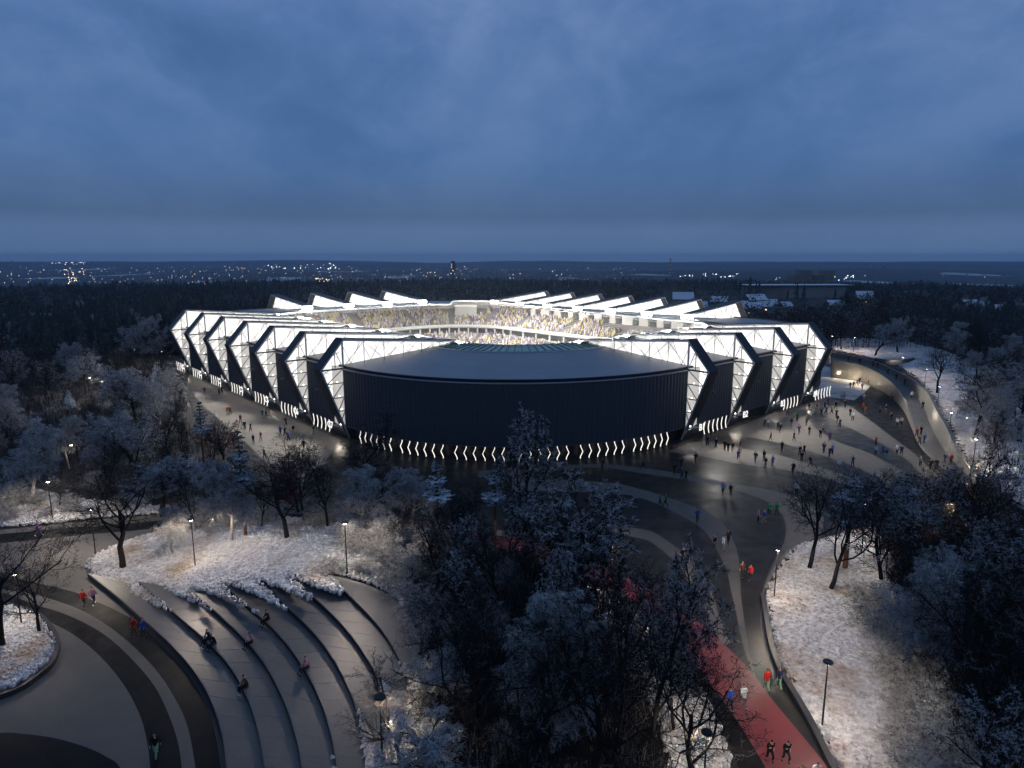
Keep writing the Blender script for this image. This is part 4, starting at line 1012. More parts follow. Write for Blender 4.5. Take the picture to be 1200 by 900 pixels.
KEY = [
 ('bare',144,668,545,'wide bare dark tree with low spreading limbs at the tip of the frosted lawn',1.6,0),
 ('bare',47,744,640,'small bare tree on the edge of the left grass island',1.0,1),
 ('bare',4,760,585,'tall bare tree cut by the left edge of the picture on the grass island',1.0,2),
 ('pine',288,632,503,'tall snowy pine with a long bare reddish trunk on the frosted lawn',.8,0),
 ('bare',337,637,522,'big bare tree with forked trunk on the frosted lawn right of the tall pine',1.45,1),
 ('bare',306,622,555,'thin bare tree just right of the tall pine trunk',.9,2),
 ('dark',384,618,525,'dark round bare tree left of the two pale weeping birches',1.25,0),
 ('bare',358,612,520,'slim bare tree behind the big forked tree on the lawn',1.0,0),
 ('birch',205,652,595,'small white weeping birch lit by the lamp on the frosted lawn',1.2,0),
 ('birch',271,637,538,'slender frosted birch with pale trunk left of the tall pine',1.0,1),
 ('frost',190,604,546,'broad blue frosted crown behind the wide bare tree',2.0,0),
 ('dark',232,622,548,'dark bare tree between the broad frosted crown and the slender birch',.9,1),
 ('birch',37,592,503,'pale trunked frosted birch at the far left above the verge',1.3,2),
 ('bare',70,594,556,'stout tree with lamp-lit trunk on the frosted verge',1.4,2),
 ('frost',165,562,490,'round frosted tree in front of the dark trunks of the left wood',1.2,1),
 ('dark',195,545,452,'tall dark tree left of the plaza edge',.75,2),
 ('dark',222,562,480,'tall dark tree at the corner of the left plaza',.65,0),
 ('bare',250,566,492,'dark tree in front of the lit left plaza',.7,1),
 ('pine',240,552,470,'blue snowy pine at the edge of the left plaza',.9,1),
 ('red',262,538,492,'red twigged shrub at the edge of the lit left plaza',1.1,0),
 ('red',325,592,532,'red twigged shrub behind the big forked tree',1.3,0),
 ('red',350,600,562,'low red twigged shrub near the small trees by the plaza',1.4,0),
 ('spruce',143,494,447,'snowy spruce standing out white in the left wood',.95,0),
 ('spruce',82,478,455,'small snowy spruce in the dark left wood',1.2,1),
 ('spruce',86,436,405,'snow dusted spruce left of the lit treetops in the left wood',1.0,0),
 ('frost',100,462,417,'round pale frosted tree in the middle of the left wood',1.2,2),
 ('frost',112,450,428,'warm lit frosted treetop by a lamp deep in the left wood',1.2,0),
 ('frost',78,440,402,'blue frosted tree high in the left wood',1.1,0),
 ('birch',185,512,446,'frosted tree in front of the C1 fin sign',1.2,1),
 ('birch',206,488,432,'pale frosted tree touching the C1 fin foot',1.2,2),
 ('frost',160,492,430,'pale frosted tree between the snowy spruce and the stadium',1.3,0),
 ('spruce',190,470,425,'snowy spruce left of the C1 fin foot',.9,1),
 ('frost',152,430,372,'tall frosted tree beyond the road left of the stadium',1.0,1),
 ('frost',168,415,365,'frosted tree by the bright lamp left of the stadium',1.0,2),
 ('birch',428,628,548,'left one of the two pale weeping birches in front of the stadium',1.45,0),
 ('birch',481,620,546,'right one of the two pale weeping birches in front of the stadium',1.3,1),
 ('dark',415,590,483,'dark frosted tree overlapping the left end of the stadium drum',1.2,2),
 ('pine',513,634,538,'snowy pine right of the two weeping birches',1.1,0),
 ('pine',580,640,543,'snowy pine in front of the middle of the stadium',1.0,1),
 ('frostdark',624,660,497,'tall frosted tree rising in front of the stadium drum',.95,0),
 ('frostdark',690,742,566,'large frosted tree in the middle of the foreground wood',1.25,1),
 ('frostdark',655,740,600,'dark frosted tree left of the large one in the middle wood',1.1,2),
 ('birch',645,880,698,'weeping frosted tree in the centre foreground',1.2,0),
 ('bare',470,905,778,'thin bare tree over the snow strip at the bottom edge',1.0,1),
 ('frost',512,960,860,'blue frosted bush tree at the bottom edge below the steps',1.4,0),
 ('bare',560,860,680,'dark bare tree right of the amphitheatre steps',1.2,2),
 ('frostdark',762,900,668,'big dark frosted tree leaning over the red track',.75,0),
 ('dark',722,880,655,'dark bare tree left of the tree over the red track',.8,1),
 ('bare',806,935,745,'bare tree with tangled branches at the bottom left of the red track',1.2,0),
 ('bare',700,930,700,'dark bare tree in the centre of the bottom edge',1.2,1),
 ('dark',610,930,720,'dark tree at the bottom edge left of centre',1.2,2),
 ('bare',947,668,543,'left one of the two bare trees on the right meadow',1.1,0),
 ('bare',972,692,558,'right one of the two bare trees on the right meadow',1.1,2),
 ('pine',990,668,553,'snowy pine behind the two bare trees on the right meadow',1.3,0),
 ('birch',1062,800,655,'big frosted weeping tree on the right meadow in front of the dark wood',1.25,2),
 ('birch',1098,780,665,'frosted weeping tree touching the big one on the right meadow',1.0,1),
 ('pine',1198,700,598,'snowy pine at the right edge of the picture',1.1,1),
 ('dark',1128,850,690,'dark tree at the front of the right wood',1.3,0),
 ('dark',1180,900,680,'dark tree at the lower right corner',1.3,1),
 ('pine',1052,660,555,'snowy pine in the right wood above the big frosted tree',1.2,1),
 ('bare',1098,462,392,'bare frosted tree on the snowfield beside the ramp wall',1.1,0),
 ('bare',1143,512,410,'tall dark bare tree on the snowfield behind the second lamp',1.2,1),
 ('dark',1162,505,405,'dark round tree right of the tall bare tree on the snowfield',1.2,0),
 ('frost',1025,418,372,'pale frosted tree on the snowfield right of the stadium',1.0,1),
 ('dark',1052,414,354,'tall oval bare tree on the snowfield right of the stadium',1.3,2),
 ('dark',986,410,358,'bare oval tree just behind the right end of the stadium',1.2,0),
 ('spruce',960,402,370,'small snowy spruce rising behind the B4 fin',.9,0),
 ('frost',1195,520,430,'frosted tree at the right edge of the snowfield',1.4,2),
 ('shrub',394,671,650,'frosted shrub at the very top of the highest step',1.6,0),
 ('shrub',424,676,655,'frosted shrub behind the rounded end of the top step',1.6,1),
 ('shrub',450,688,664,'frosted shrub on the bank just above the top step curve',1.6,2),
 ('shrub',474,704,682,'frosted shrub at the corner of the top step curve',1.5,0),
 ('shrub',490,732,710,'frosted shrub right of the highest tread, upper of three',1.5,1),
 ('shrub',496,762,738,'frosted shrub right of the highest tread, middle of three',1.5,2),
 ('shrub',497,795,770,'frosted shrub right of the highest tread, lowest of three',1.5,0)]
for k, fx, fy, ty, lab, wd, vr in KEY: tree_px(k, fx, fy, ty, lab, None, wd, vr)

def scatter(polypx, n, kinds, hr, mind, label, group, seed, wr=(.9, 1.3)):
    rr = random.Random(seed); poly = [GP(*p) for p in polypx]; xs = [p.x for p in poly]; ys = [p.y for p in poly]; k = 0; tries = 0
    while k < n and tries < n*60:
        tries += 1; x = rr.uniform(min(xs), max(xs)); y = rr.uniform(min(ys), max(ys))
        if not inpoly(x, y, poly) or paved(x, y): continue
        if any((x-a)**2 + (y-b)**2 < mind*mind for a, b in TREES[-400:]): continue
        fx_, fy_ = proj(x, y, base_z(x, y))
        if any(q[0] in ('spruce', 'frost', 'birch', 'pine', 'red') and abs(fx_ - q[1]) < 13 and 2 < fy_ - q[2] < 46 for q in KEY): continue
        kind = rr.choices([q[0] for q in kinds], [q[1] for q in kinds])[0]; h = rr.uniform(*hr)
        if kind == 'shrub': h = rr.uniform(1.3, 3.0)
        if kind == 'frost': h *= .8
        word = {'bare': 'bare dark tree', 'dark': 'dense dark leafless tree', 'frostdark': 'dark tree tipped with frost', 'birch': 'pale frosted weeping tree', 'frost': 'round frosted tree', 'shrub': 'low frosted shrub', 'red': 'red twigged shrub', 'spruce': 'snowy spruce', 'pine': 'snowy pine'}[kind]
        qx, qy = proj(x, y, base_z(x, y)); X0, X1 = min(p[0] for p in polypx), max(p[0] for p in polypx); Y0, Y1 = min(p[1] for p in polypx), max(p[1] for p in polypx)
        zone = ('left ', 'middle ', 'right ')[min(2, max(0, int(3*(qx - max(X0, 0))/(min(X1, 1200) - max(X0, 0) + 1))))] + ('back', 'centre', 'front')[min(2, max(0, int(3*(qy - Y0)/(min(Y1, 900) - Y0 + 1))))]
        lab = '%s at the %s %s' % (word, zone, label.replace('standing ', '').replace('in the ', 'of the ', 1))
        for a, b in (('dense foreground', 'foreground'), ('dense wood', 'wood'), ('dense dark leafless', 'dark leafless'), ('low ', ''), ('the dark wood', 'the wood'), (' frosted meadow', ' meadow'), ('at the edge of', 'by'), ('pale frosted weeping tree', 'frosted weeping tree'), ('round frosted tree', 'frosted tree'), ('of the slope behind', 'behind'), (' frosty', ''), ('between the steps and the red track', 'right of the steps'), ('dark tree tipped with frost', 'frost-tipped dark tree')):
            if len(lab.split()) > 15: lab = lab.replace(a, b)
        tree(kind, Vector((x, y, base_z(x, y))), h, lab, '%s %s, %s' % (word, group, zone), rr.uniform(*wr)); k += 1
W1 = [('dark', 8), ('bare', 1.5), ('frostdark', 3), ('frost', 1.2), ('birch', .8), ('pine', .6), ('spruce', .5)]
scatter([(-30,590),(-30,400),(60,372),(170,366),(196,385),(200,425),(205,452),(214,490),(230,520),(250,552),(300,594),(200,596),(130,585),(60,575)], 235, W1, (6.5, 10), 2.9, 'standing in the dense wood left of the stadium', 'in the wood left of the stadium', 1)
scatter([(500,640),(620,668),(700,702),(745,735),(790,770),(815,830),(840,960),(540,960),(520,860),(500,800),(500,700)], 36, [('dark', 3), ('bare', 4), ('frostdark', 5)], (5.0, 8.2), 2.8, 'in the dense foreground wood left of the red track', 'in the foreground wood', 2)
scatter([(440,632),(520,642),(610,672),(600,720),(540,800),(500,800),(492,740),(480,700),(455,680)], 40, [('shrub', 9), ('frost', .7), ('dark', .5)], (4, 6), 1.5, 'on the frosty slope between the steps and the red track', 'on the slope right of the steps', 3)
scatter([(500,800),(560,780),(600,900),(560,980),(490,980)], 16, [('shrub', 5), ('frost', 2), ('bare', 1)], (4, 7), 1.8, 'beside the lower end of the curved steps', 'beside the lower steps', 31)
scatter([(1025,640),(1100,606),(1180,625),(1230,690),(1300,950),(1150,950),(1110,860),(1085,780),(1055,720),(1030,680)], 70, [('dark', 5), ('bare', 3), ('frostdark', 2), ('pine', 1), ('birch', .4)], (7, 10.5), 2.9, 'in the dark wood right of the frosted meadow', 'in the right wood', 4)
scatter([(1020,700),(1080,760),(1110,860),(1150,960),(1060,960),(1040,800),(1005,720)], 34, [('shrub', 9)], (1, 2), 1.4, 'at the edge of the right wood on the meadow', 'at the meadow edge', 41, (1.0, 1.7))
scatter([(1160,560),(1130,470),(1110,440),(1120,410),(1160,400),(1260,430),(1300,560),(1260,620),(1200,590)], 36, [('dark', 4), ('frost', 3), ('birch', 2), ('bare', 1), ('pine', .5)], (8, 12), 3.5, 'on the slope behind the snowfield on the right', 'behind the snowfield', 5)
scatter([(960,400),(1000,385),(1100,384),(1200,395),(1300,400),(1300,370),(1150,362),(1000,362),(960,366)], 70, [('dark', 5), ('frost', 1), ('frostdark', 1), ('spruce', .4)], (9, 13), 5.0, 'in the wood beyond the snowfield', 'in the wood beyond the snowfield', 6)
scatter([(345,600),(430,605),(600,628),(610,620),(560,606),(420,592),(350,585)], 12, [('bare', 3), ('dark', 2), ('frost', 1)], (6, 8), 2.5, 'on the planting strip in front of the stadium', 'on the planting strip', 7)
scatter([(-60,585),(110,588),(190,595),(110,606),(-60,615)], 22, [('shrub', 9)], (1, 2), 1.3, 'on the frosted verge beyond the left path', 'on the frosted verge', 8, (1.1, 1.7))
scatter([(405,622),(450,628),(470,670),(430,672),(408,650)], 14, [('shrub', 9), ('birch', .6)], (3, 4.5), 1.2, 'lit by the lamp above the top step', 'at the lamp above the top step', 81, (1.0, 1.4))
scatter([(280,606),(400,612),(400,625),(300,622),(200,640),(205,622)], 14, [('shrub', 9)], (1, 2), 1.3, 'at the back of the frosted lawn', 'at the back of the lawn', 82, (1.0, 1.4))

# far wood as one mass, conifers and bare crowns
def undergrowth():
    rng = np.random.default_rng(77); b = MB()
    zones = [([(-30,590),(-30,400),(60,372),(170,366),(196,385),(200,425),(205,452),(214,490),(230,520),(250,552),(300,594),(200,594),(130,580),(60,566)], 5200, .12),
             ([(500,655),(620,675),(690,712),(735,765),(775,860),(790,960),(540,960),(520,860),(500,800),(498,700)], 1000, .2),
             ([(1040,640),(1100,606),(1180,625),(1230,690),(1300,950),(1150,950),(1110,860),(1085,780),(1065,720),(1045,680)], 1900, .15),
             ([(1175,575),(1150,500),(1125,450),(1120,410),(1160,400),(1260,430),(1300,560),(1260,620)], 1100, .25),
             ([(350,586),(420,592),(560,606),(610,622),(560,618),(430,604),(350,596)], 260, .3)]
    for zi, (pz, n, fr) in enumerate(zones):
        poly = [GP(*p) for p in pz]; xs = [p.x for p in poly]; ys = [p.y for p in poly]; k = 0; tries = 0
        while k < n and tries < n*12:
            tries += 1; x = rng.uniform(min(xs), max(xs)); y = rng.uniform(min(ys), max(ys))
            if not inpoly(x, y, poly) or paved(x, y): continue
            k += 1; z = base_z(x, y) - .05; h = rng.uniform(.7, 2.6) if rng.random() < .7 else rng.uniform(2.2, 4.2); mi = 1 if rng.random() < fr else 0
            for _ in range(15):
                a = rng.uniform(0, 6.283); t = rng.uniform(.15, .75)*h; w = .035; q0 = Vector((x + rng.normal()*.45, y + rng.normal()*.45, z + rng.uniform(0, .35)*h)); q1 = q0 + Vector((math.cos(a)*t*.7, math.sin(a)*t*.7, h*rng.uniform(.35, .75))); s_ = Vector((-math.sin(a), math.cos(a), 0))*w
                b.add([q0 - s_, q0 + s_, q1], [(0, 1, 2)], mi); q2 = q0.lerp(q1, .5); q3 = q2 + Vector((rng.normal()*.35, rng.normal()*.35, rng.uniform(.1, .5)))*h*.35
                b.add([q2 - s_*.6, q2 + s_*.6, q3], [(0, 1, 2)], mi)
    b.build('undergrowth', [M['twig'], M['twigf']], None, kind='stuff', label='tangled dark undergrowth beneath the trees of the woods', category='undergrowth')
undergrowth()
FIELDS = []
def fields():
    rng = random.Random(5)
    spots = [(625,332,46,2.2),(590,338,30,1.6),(668,327,40,1.5),(705,331,24,1.5),(60,326,40,1.4),(150,322,50,1.3),(230,331,34,1.6),(330,327,40,1.4),(415,335,30,1.6),(470,324,36,1.3),(40,338,26,1.6),(190,341,22,1.6),(540,327,30,1.2),(905,340,36,1.5),(955,333,34,1.2),(1020,330,50,1.3),(1080,343,44,1.8),(1150,333,50,1.4),(1185,345,26,1.8),(1010,350,26,1.8),(1120,352,26,2.0),(850,331,34,1.2),(300,339,22,1.4),(520,338,26,1.5),(1140,322,60,1.1),(760,322,50,1.0),(100,316,60,1.0),(400,318,60,1.0)]
    for px, py, wpx, hpx in spots:
        z = -20.0
        for _ in range(8):
            x, y, _z = G(px, py, z); z = .5*z + .5*base_z(x, y)
        rx = wpx*y/FPX*.5; y2 = G(px, py - hpx, z)[1]; ry = min(abs(y2 - y), 500); b = MB(); n = 22
        ring_ = []
        for k in range(n):
            a = 6.283*k/n; q = rng.uniform(.75, 1.15); X, Y = x + rx*q*math.cos(a), y + ry*q*math.sin(a); ring_.append((X, Y))
        pts = [(x, y, base_z(x, y) + .8)] + [(x + (X-x)*f, y + (Y-y)*f, base_z(x + (X-x)*f, y + (Y-y)*f) + .8) for f in (.35, .7, 1.0) for X, Y in ring_]
        fs = [(0, 1+k, 1+(k+1) % n) for k in range(n)] + [(1+j*n+k, 1+(j+1)*n+k, 1+(j+1)*n+(k+1) % n, 1+j*n+(k+1) % n) for j in range(2) for k in range(n)]
        b.add(pts, fs); b.build('snowy_field', M['lawn'], None, True, kind='structure'); FIELDS.append((x, y, rx, ry))
fields()
def far_wood():
    rng = np.random.default_rng(12); b = MB()
    def cone_tree(x, y, z, h, r, mi):
        n = 5; a0 = rng.uniform(0, 6)
        for (f0, f1, rr) in ((.05, .55, 1.0), (.35, .8, .72), (.6, 1.0, .45)):
            ring_ = [(x + r*rr*math.cos(a0 + 6.283*k/n + f0)*rng.uniform(.7, 1.2), y + r*rr*math.sin(a0 + 6.283*k/n + f0)*rng.uniform(.7, 1.2), z + h*f0 + rng.uniform(0, .1)*h) for k in range(n)]
            b.add(ring_ + [(x + rng.normal()*.15, y + rng.normal()*.15, z + h*f1)], [(k, (k+1) % n, n) for k in range(n)], mi)
    def round_tree(x, y, z, h, r, mi):
        # a loose cloud of small twig-clump faces on and inside an egg-shaped crown, over a thin stem
        rr_ = math.hypot(x, y); n = 70 if rr_ < 420 else (34 if rr_ < 800 else 16); sz = r*(.26 if n == 70 else (.38 if n == 34 else .6))
        U = rng.normal(size=(n, 3)); U /= np.linalg.norm(U, axis=1)[:, None]; q = rng.uniform(.55, 1.0, n)[:, None]; C_ = U*q*np.array([r, r, h*.36]) + np.array([x, y, z + h*.62])
        D1 = rng.normal(size=(n, 3)); D2 = rng.normal(size=(n, 3)); D1 *= sz/np.linalg.norm(D1, axis=1)[:, None]; D2 *= sz*.7/np.linalg.norm(D2, axis=1)[:, None]
        base = len(b.v); V_ = np.stack([C_ - D1*.5, C_ + D1*.5, C_ + D2], 1).reshape(-1, 3); b.v.extend(map(tuple, V_.tolist())); b.f.extend([(base+3*i, base+3*i+1, base+3*i+2) for i in range(n)]); b.m.extend([mi]*n)
        b.add([(x-.15, y, z), (x+.15, y, z), (x, y, z + h*.6)], [(0, 1, 2)], mi)
    cnt = 0
    while cnt < 16000:
        r = 230 * (2400/230) ** (rng.random() ** 1.05); a = rng.uniform(-.78, .78); x = r*math.sin(a)*1.0; y = r*math.cos(a)
        if r > 1300 and noise.noise(Vector((x*.003, y*.003, 2))) < -.02: continue
        if any(((x-a)/c)**2 + ((y-40-b_)/(d+60))**2 < .9 for a, b_, c, d in FIELDS): continue
        # keep the stadium clear
        dx, dy = x-OX, y-OY; u = dx*math.cos(SA) + dy*math.sin(SA); v = -dx*math.sin(SA) + dy*math.cos(SA)
        if -12 < u < 136 and -60 < v < 132: continue
        if y < 235 and -75 < x < 160: continue
        # village clearing
        if 300 < y < 700 and 775 < proj(x, y, 0)[0] < 990 and rng.random() < .93: continue
        px, py = proj(x, y, 0); con = noise.noise(Vector((x*.006, y*.006, 8))) > (-.02 if (r > 330 and x < 150) else .22)
        z = base_z(x, y); h = rng.uniform(6, 12.5) * (1 + .5*sstep(700, 2000, r)) * (1 + .55*noise.noise(Vector((x*.012, y*.012, 31)))); w = h*.22*(1 + .9*sstep(500, 2200, r))
        if con: cone_tree(x, y, z, h*1.1, w, 0)
        else: round_tree(x, y, z, h*.9, w*1.35, 2 if rng.random() < .22 else 1)
        cnt += 1
    b.build('far_wood', [M['farwood'], M['farwood2'], M['farwood3']], None, kind='stuff', label='dark winter forest stretching away behind the stadium', category='forest')
far_wood()

# ------------------------------------------------------------ village, city and horizon
def house_mesh(w, d, h, rh):
    k = MB(); k.box((0, 0, h/2), (w, d, h)); wall = k.mesh('wall', M['house'])
    k = MB(); e = .5; k.prism([(-d/2-e, 0), (d/2+e, 0), (0, rh)], lambda p: (-w/2-e, p[0], h + p[1]), lambda p: (w/2+e, p[0], h + p[1])); me = k.mesh('roof', M['roof'])
    bm = bmesh.new(); bm.from_mesh(me); bmesh.ops.recalc_face_normals(bm, faces=bm.faces); bm.to_mesh(me); bm.free()
    k = MB(); k.box((w*.2, d*.1, h + rh*.9), (.9, .9, 2.4)); ch = k.mesh('chimney', M['house'])
    k = MB()
    wins = []
    for i in range(3):
        q = MB(); q.box((-w/2 + w*(i+.75)/3.5, -d/2 - .03, h*.55), (1.2, .1, 1.3)); wins.append(q.mesh('window', M['room'] if i != 1 else M['window']))
    return wall, me, ch, wins
HM = [house_mesh(14, 10, 6, 4.5), house_mesh(20, 12, 8, 5), house_mesh(11, 9, 5, 5)]
HOUSES = [(800,352,'snow roofed house rising behind the right row of sawtooth fins',1.5),(822,356,'low snow roofed house right of the large one behind the fins',1.0),(843,353,'snow roofed house with a broad roof left of the mast',1.2),(868,356,'house with bright snow roof just left of the mast',1.0),(884,353,'snow roofed house at the foot of the mast',1.1),(897,358,'gabled house right of the mast',1.1),(905,352,'snowy roof between the mast and the long hall',.9),(920,356,'small snow roofed house in front of the long hall',.9),(877,364,'dark gabled house with steep snowy roof nearest the stadium',1.2),(855,360,'small house behind the last far fin',.9),(1137,361,'snow roofed house alone in the dark wood on the right',1.1),(1172,360,'pale roofed house at the far right in the dark wood',.9),(978,357,'snow roofed house right of the long hall',.9),(135,371,'snow roofed house hidden in the wood at the left',1.0),(150,374,'smaller snowy roof in the wood left of the stadium',.8),(1012,349,'bright snowy roof on the plain right of the village',1.4)]
hr = random.Random(4)
for px, py, lab, s in HOUSES:
    x, y, z = G(px, py + 4, 2); z = base_z(x, y); d = math.hypot(x, y)
    me = HM[hr.randrange(3)]; sc2 = s*.55*max(.5, min(1.5, d/420)); t = thing('house', lab, 'house', (x, y, z), hr.uniform(-.5, .5), 'snow roofed houses beyond the stadium'); t.scale = (sc2, sc2, sc2*1.1)
    link('wall', me[0], t); rf = link('roof', me[1], t); link('chimney', me[2], rf)
    for w_ in me[3]: link('window', w_, t)
def landmark():
    # long snow roofed hall
    x, y, z = G(930, 350, -5); z = base_z(x, y); t = thing('long_hall', 'long low hall with a flat snowy roof beyond the village', 'hall', (x, y, z), .05)
    s = y / 600
    k = MB(); k.box((0, 0, 5*s), (90*s, 22*s, 10*s)); k.build('wall', M['house'], t); k = MB(); k.box((0, 0, 10.6*s), (94*s, 26*s, 1.1*s)); k.build('roof', M['roof'], t)
    for i in range(6):
        x2, y2, z2 = G(922 + i*9, 346, -10); z2 = base_z(x2, y2); t = thing('apartment_block', 'grey apartment block behind the long hall, number %d from the left of the row' % (i+1), 'apartment block', (x2, y2, z2), .1*i, 'apartment blocks behind the long hall'); q = y2/900
        k = MB(); k.box((0, 0, (9 + 3*(i % 3))*q), (16*q, 12*q, (18 + 6*(i % 3))*q)); k.build('wall', M['house'], t)
        for a in range(4):
            for c in range(3):
                k = MB(); k.box(((-6 + 4*a)*q, -6.1*q, (4 + 5*c)*q), (1.8*q, .4*q, 2*q)); k.build('window', M['room'], t)
    # mast
    x, y, z = G(884, 346, -5); z = base_z(x, y); t = thing('mast', 'thin grey mast standing above the village roofs', 'mast', (x, y, z))
    k = MB(); hh = 32 - y*math.tan(PITCH - math.atan((450-331)/FPX)) - z; k.tube([(0, 0, 0), (0, 0, hh)], [.9, .35], 6); k.build('pole', M['steel'], t)
    # striped chimney
    x, y, z = G(785, 322, -60); z = base_z(x, y); t = thing('power_station_chimney', 'tall red and white striped chimney on the horizon', 'chimney', (x, y, z))
    hh = 32 - y*math.tan(PITCH - math.atan((450-303)/FPX)) - z; rd = mat('chimney_red', (.35, .05, .04), .7); wt = mat('chimney_white', (.5, .5, .5), .7)
    for i in range(8):
        k = MB(); k.tube([(0, 0, hh*i/8), (0, 0, hh*(i+1)/8)], y*.0012*(1 - .04*i), 10); k.build('stripe', rd if i % 2 else wt, t)
    # tower block
    x, y, z = G(531, 328, -60); z = base_z(x, y); hh = 32 - y*math.tan(PITCH - math.atan((450-307)/FPX)) - z; w = y*.0070
    t = thing('tower_block', 'lone dark tower block on the skyline left of centre', 'tower', (x, y, z)); k = MB(); k.box((0, 0, hh/2), (w, w*.7, hh)); k.build('wall', mat('tower_dark', (.03, .03, .035), .6), t)
    k = MB(); k.box((0, 0, hh + w*.1), (w*.8, w*.5, w*.2)); k.build('roof', M['riser'], t)
    rr = random.Random(8)
    for i in range(9):
        k = MB(); k.box((w*rr.uniform(-.4, .4), -w*.36, hh*rr.uniform(.2, .9)), (w*.12, w*.02, w*.12)); k.build('window', M['window'], t)
landmark()
def city():
    rng = np.random.default_rng(21); b = MB(); b2 = MB(); b3 = MB(); L1 = MB(); L2 = MB()
    def blob(mb, x, y, z, s): mb.add([(x-s, y, z), (x, y, z-s), (x+s, y, z), (x, y, z+s), (x, y-s, z), (x, y+s, z)], [(0,1,4), (1,2,4), (2,3,4), (3,0,4), (1,0,5), (2,1,5), (3,2,5), (0,3,5)])
    n = 0
    while n < 2600:
        px = rng.uniform(-40, 1240); py = 312 + 26*rng.random()**1.3
        dens = 1.0 if px < 760 else .22
        if py > 330 and 560 > px: dens *= .6
        if noise.noise(Vector((px*.02, py*.14, 4))) < -.05: dens *= .15
        if rng.random() > dens: continue
        x, y, z = G(px, py, -66)
        if y > 8200 or y < 1500: continue
        z = base_z(x, y); s = y*.0011
        w = s*rng.uniform(.8, 3.2); h = s*rng.uniform(.5, 1.5) * (1.7 if rng.random() < .1 else 1); d = w*rng.uniform(.5, 1)
        b.box((x, y, z + h/2), (w, d, h)); b2.box((x, y, z + h + s*.12), (w*1.05, d*1.05, s*.24)); n += 1
    b.build('town_building', M['house'], None, kind='stuff', label='countless far town buildings spread over the plain', category='buildings')
    b2.build('town_roof', M['roof'], None, kind='stuff', label='snowy roofs of the far town on the plain', category='roofs')
    def lights(mb, n, x0, x1, y0, y1, s0, s1, zc=-60):
        for _ in range(n):
            px = rng.uniform(x0, x1); py = rng.uniform(y0, y1); x, y, z = G(px, py, zc)
            if y > 8400: y = 8300; x = (px-600)/FPX*y
            z = 32 - y*math.tan(PITCH - math.atan((450-py)/FPX)); z = max(z, base_z(x, y) + 1.5); s = y*rng.uniform(s0, s1)/FPX; blob(mb, x, y, z, s)
    lights(L2, 70, 58, 104, 309, 312, .2, .6); lights(L1, 26, 75, 100, 312, 322, .2, .6)
    lights(L1, 200, 0, 560, 312, 338, .10, .36); lights(L2, 120, 0, 560, 311, 332, .10, .32)
    lights(L2, 24, 305, 400, 310, 315, .3, .75); lights(L1, 22, 370, 390, 326, 332, .3, .6); lights(L1, 14, 80, 90, 325, 334, .3, .6)
    lights(L1, 60, 480, 760, 314, 332, .12, .42); lights(L2, 26, 480, 760, 314, 332, .12, .34)
    lights(L2, 26, 795, 865, 322, 326, .2, .55); lights(L1, 30, 900, 975, 325, 330, .18, .5); lights(L2, 12, 975, 1005, 322, 329, .3, .7)
    lights(L1, 12, 1000, 1200, 322, 345, .15, .3); lights(L1, 8, 300, 335, 330, 334, .2, .4)
    L1.build('city_light', M['cityw'], None, kind='stuff', label='scattered warm lights of the far town', category='lights')
    L2.build('city_light', M['cityc'], None, kind='stuff', label='scattered white lights of the far town', category='lights')
city()
# ------------------------------------------------------------ people
def skin_mesh(name, chains, sub=1):
    """chains: list of (points, radii, parent_ref) joined into one skinned surface; a point may be an index into earlier points"""
    vs = []; es = []; rs = []; roots = []
    for ch in chains:
        prev = None
        for k, (p, r) in enumerate(ch):
            if isinstance(p, int): prev = p; continue
            vs.append(p); rs.append(r); i = len(vs) - 1
            if prev is not None: es.append((prev, i))
            else: roots.append(i)
            prev = i
    me = bpy.data.meshes.new(name); me.from_pydata(vs, es, []); o = bpy.data.objects.new('t', me); COL.objects.link(o)
    md = o.modifiers.new('s', 'SKIN'); md.use_smooth_shade = True
    sv = me.skin_vertices[0].data if len(me.skin_vertices) else None
    if sv is None:
        bpy.context.view_layer.objects.active = o; bpy.context.view_layer.update(); sv = me.skin_vertices[0].data
    for i, r in enumerate(rs):
        rr = r if hasattr(r, '__len__') else (r, r); sv[i].radius = rr; sv[i].use_root = i in roots
    s2 = o.modifiers.new('u', 'SUBSURF'); s2.levels = sub; s2.render_levels = sub
    dg = bpy.context.evaluated_depsgraph_get(); out = bpy.data.meshes.new_from_object(o.evaluated_get(dg)); out.name = name
    bpy.data.objects.remove(o); bpy.data.meshes.remove(me); out.materials.clear(); out.materials.append(None)
    out.polygons.foreach_set('use_smooth', [True]*len(out.polygons)); return out
def hand_chain(base, wrist, d, side, down):
    """palm, four fingers of different length and a thumb; d is the forearm direction"""
    d = Vector(d).normalized(); w = Vector(wrist); s = Vector(down).cross(d).normalized(); f = Vector(down).normalized()
    palm = w + d*.05; ch = []
    return palm, d, s, f
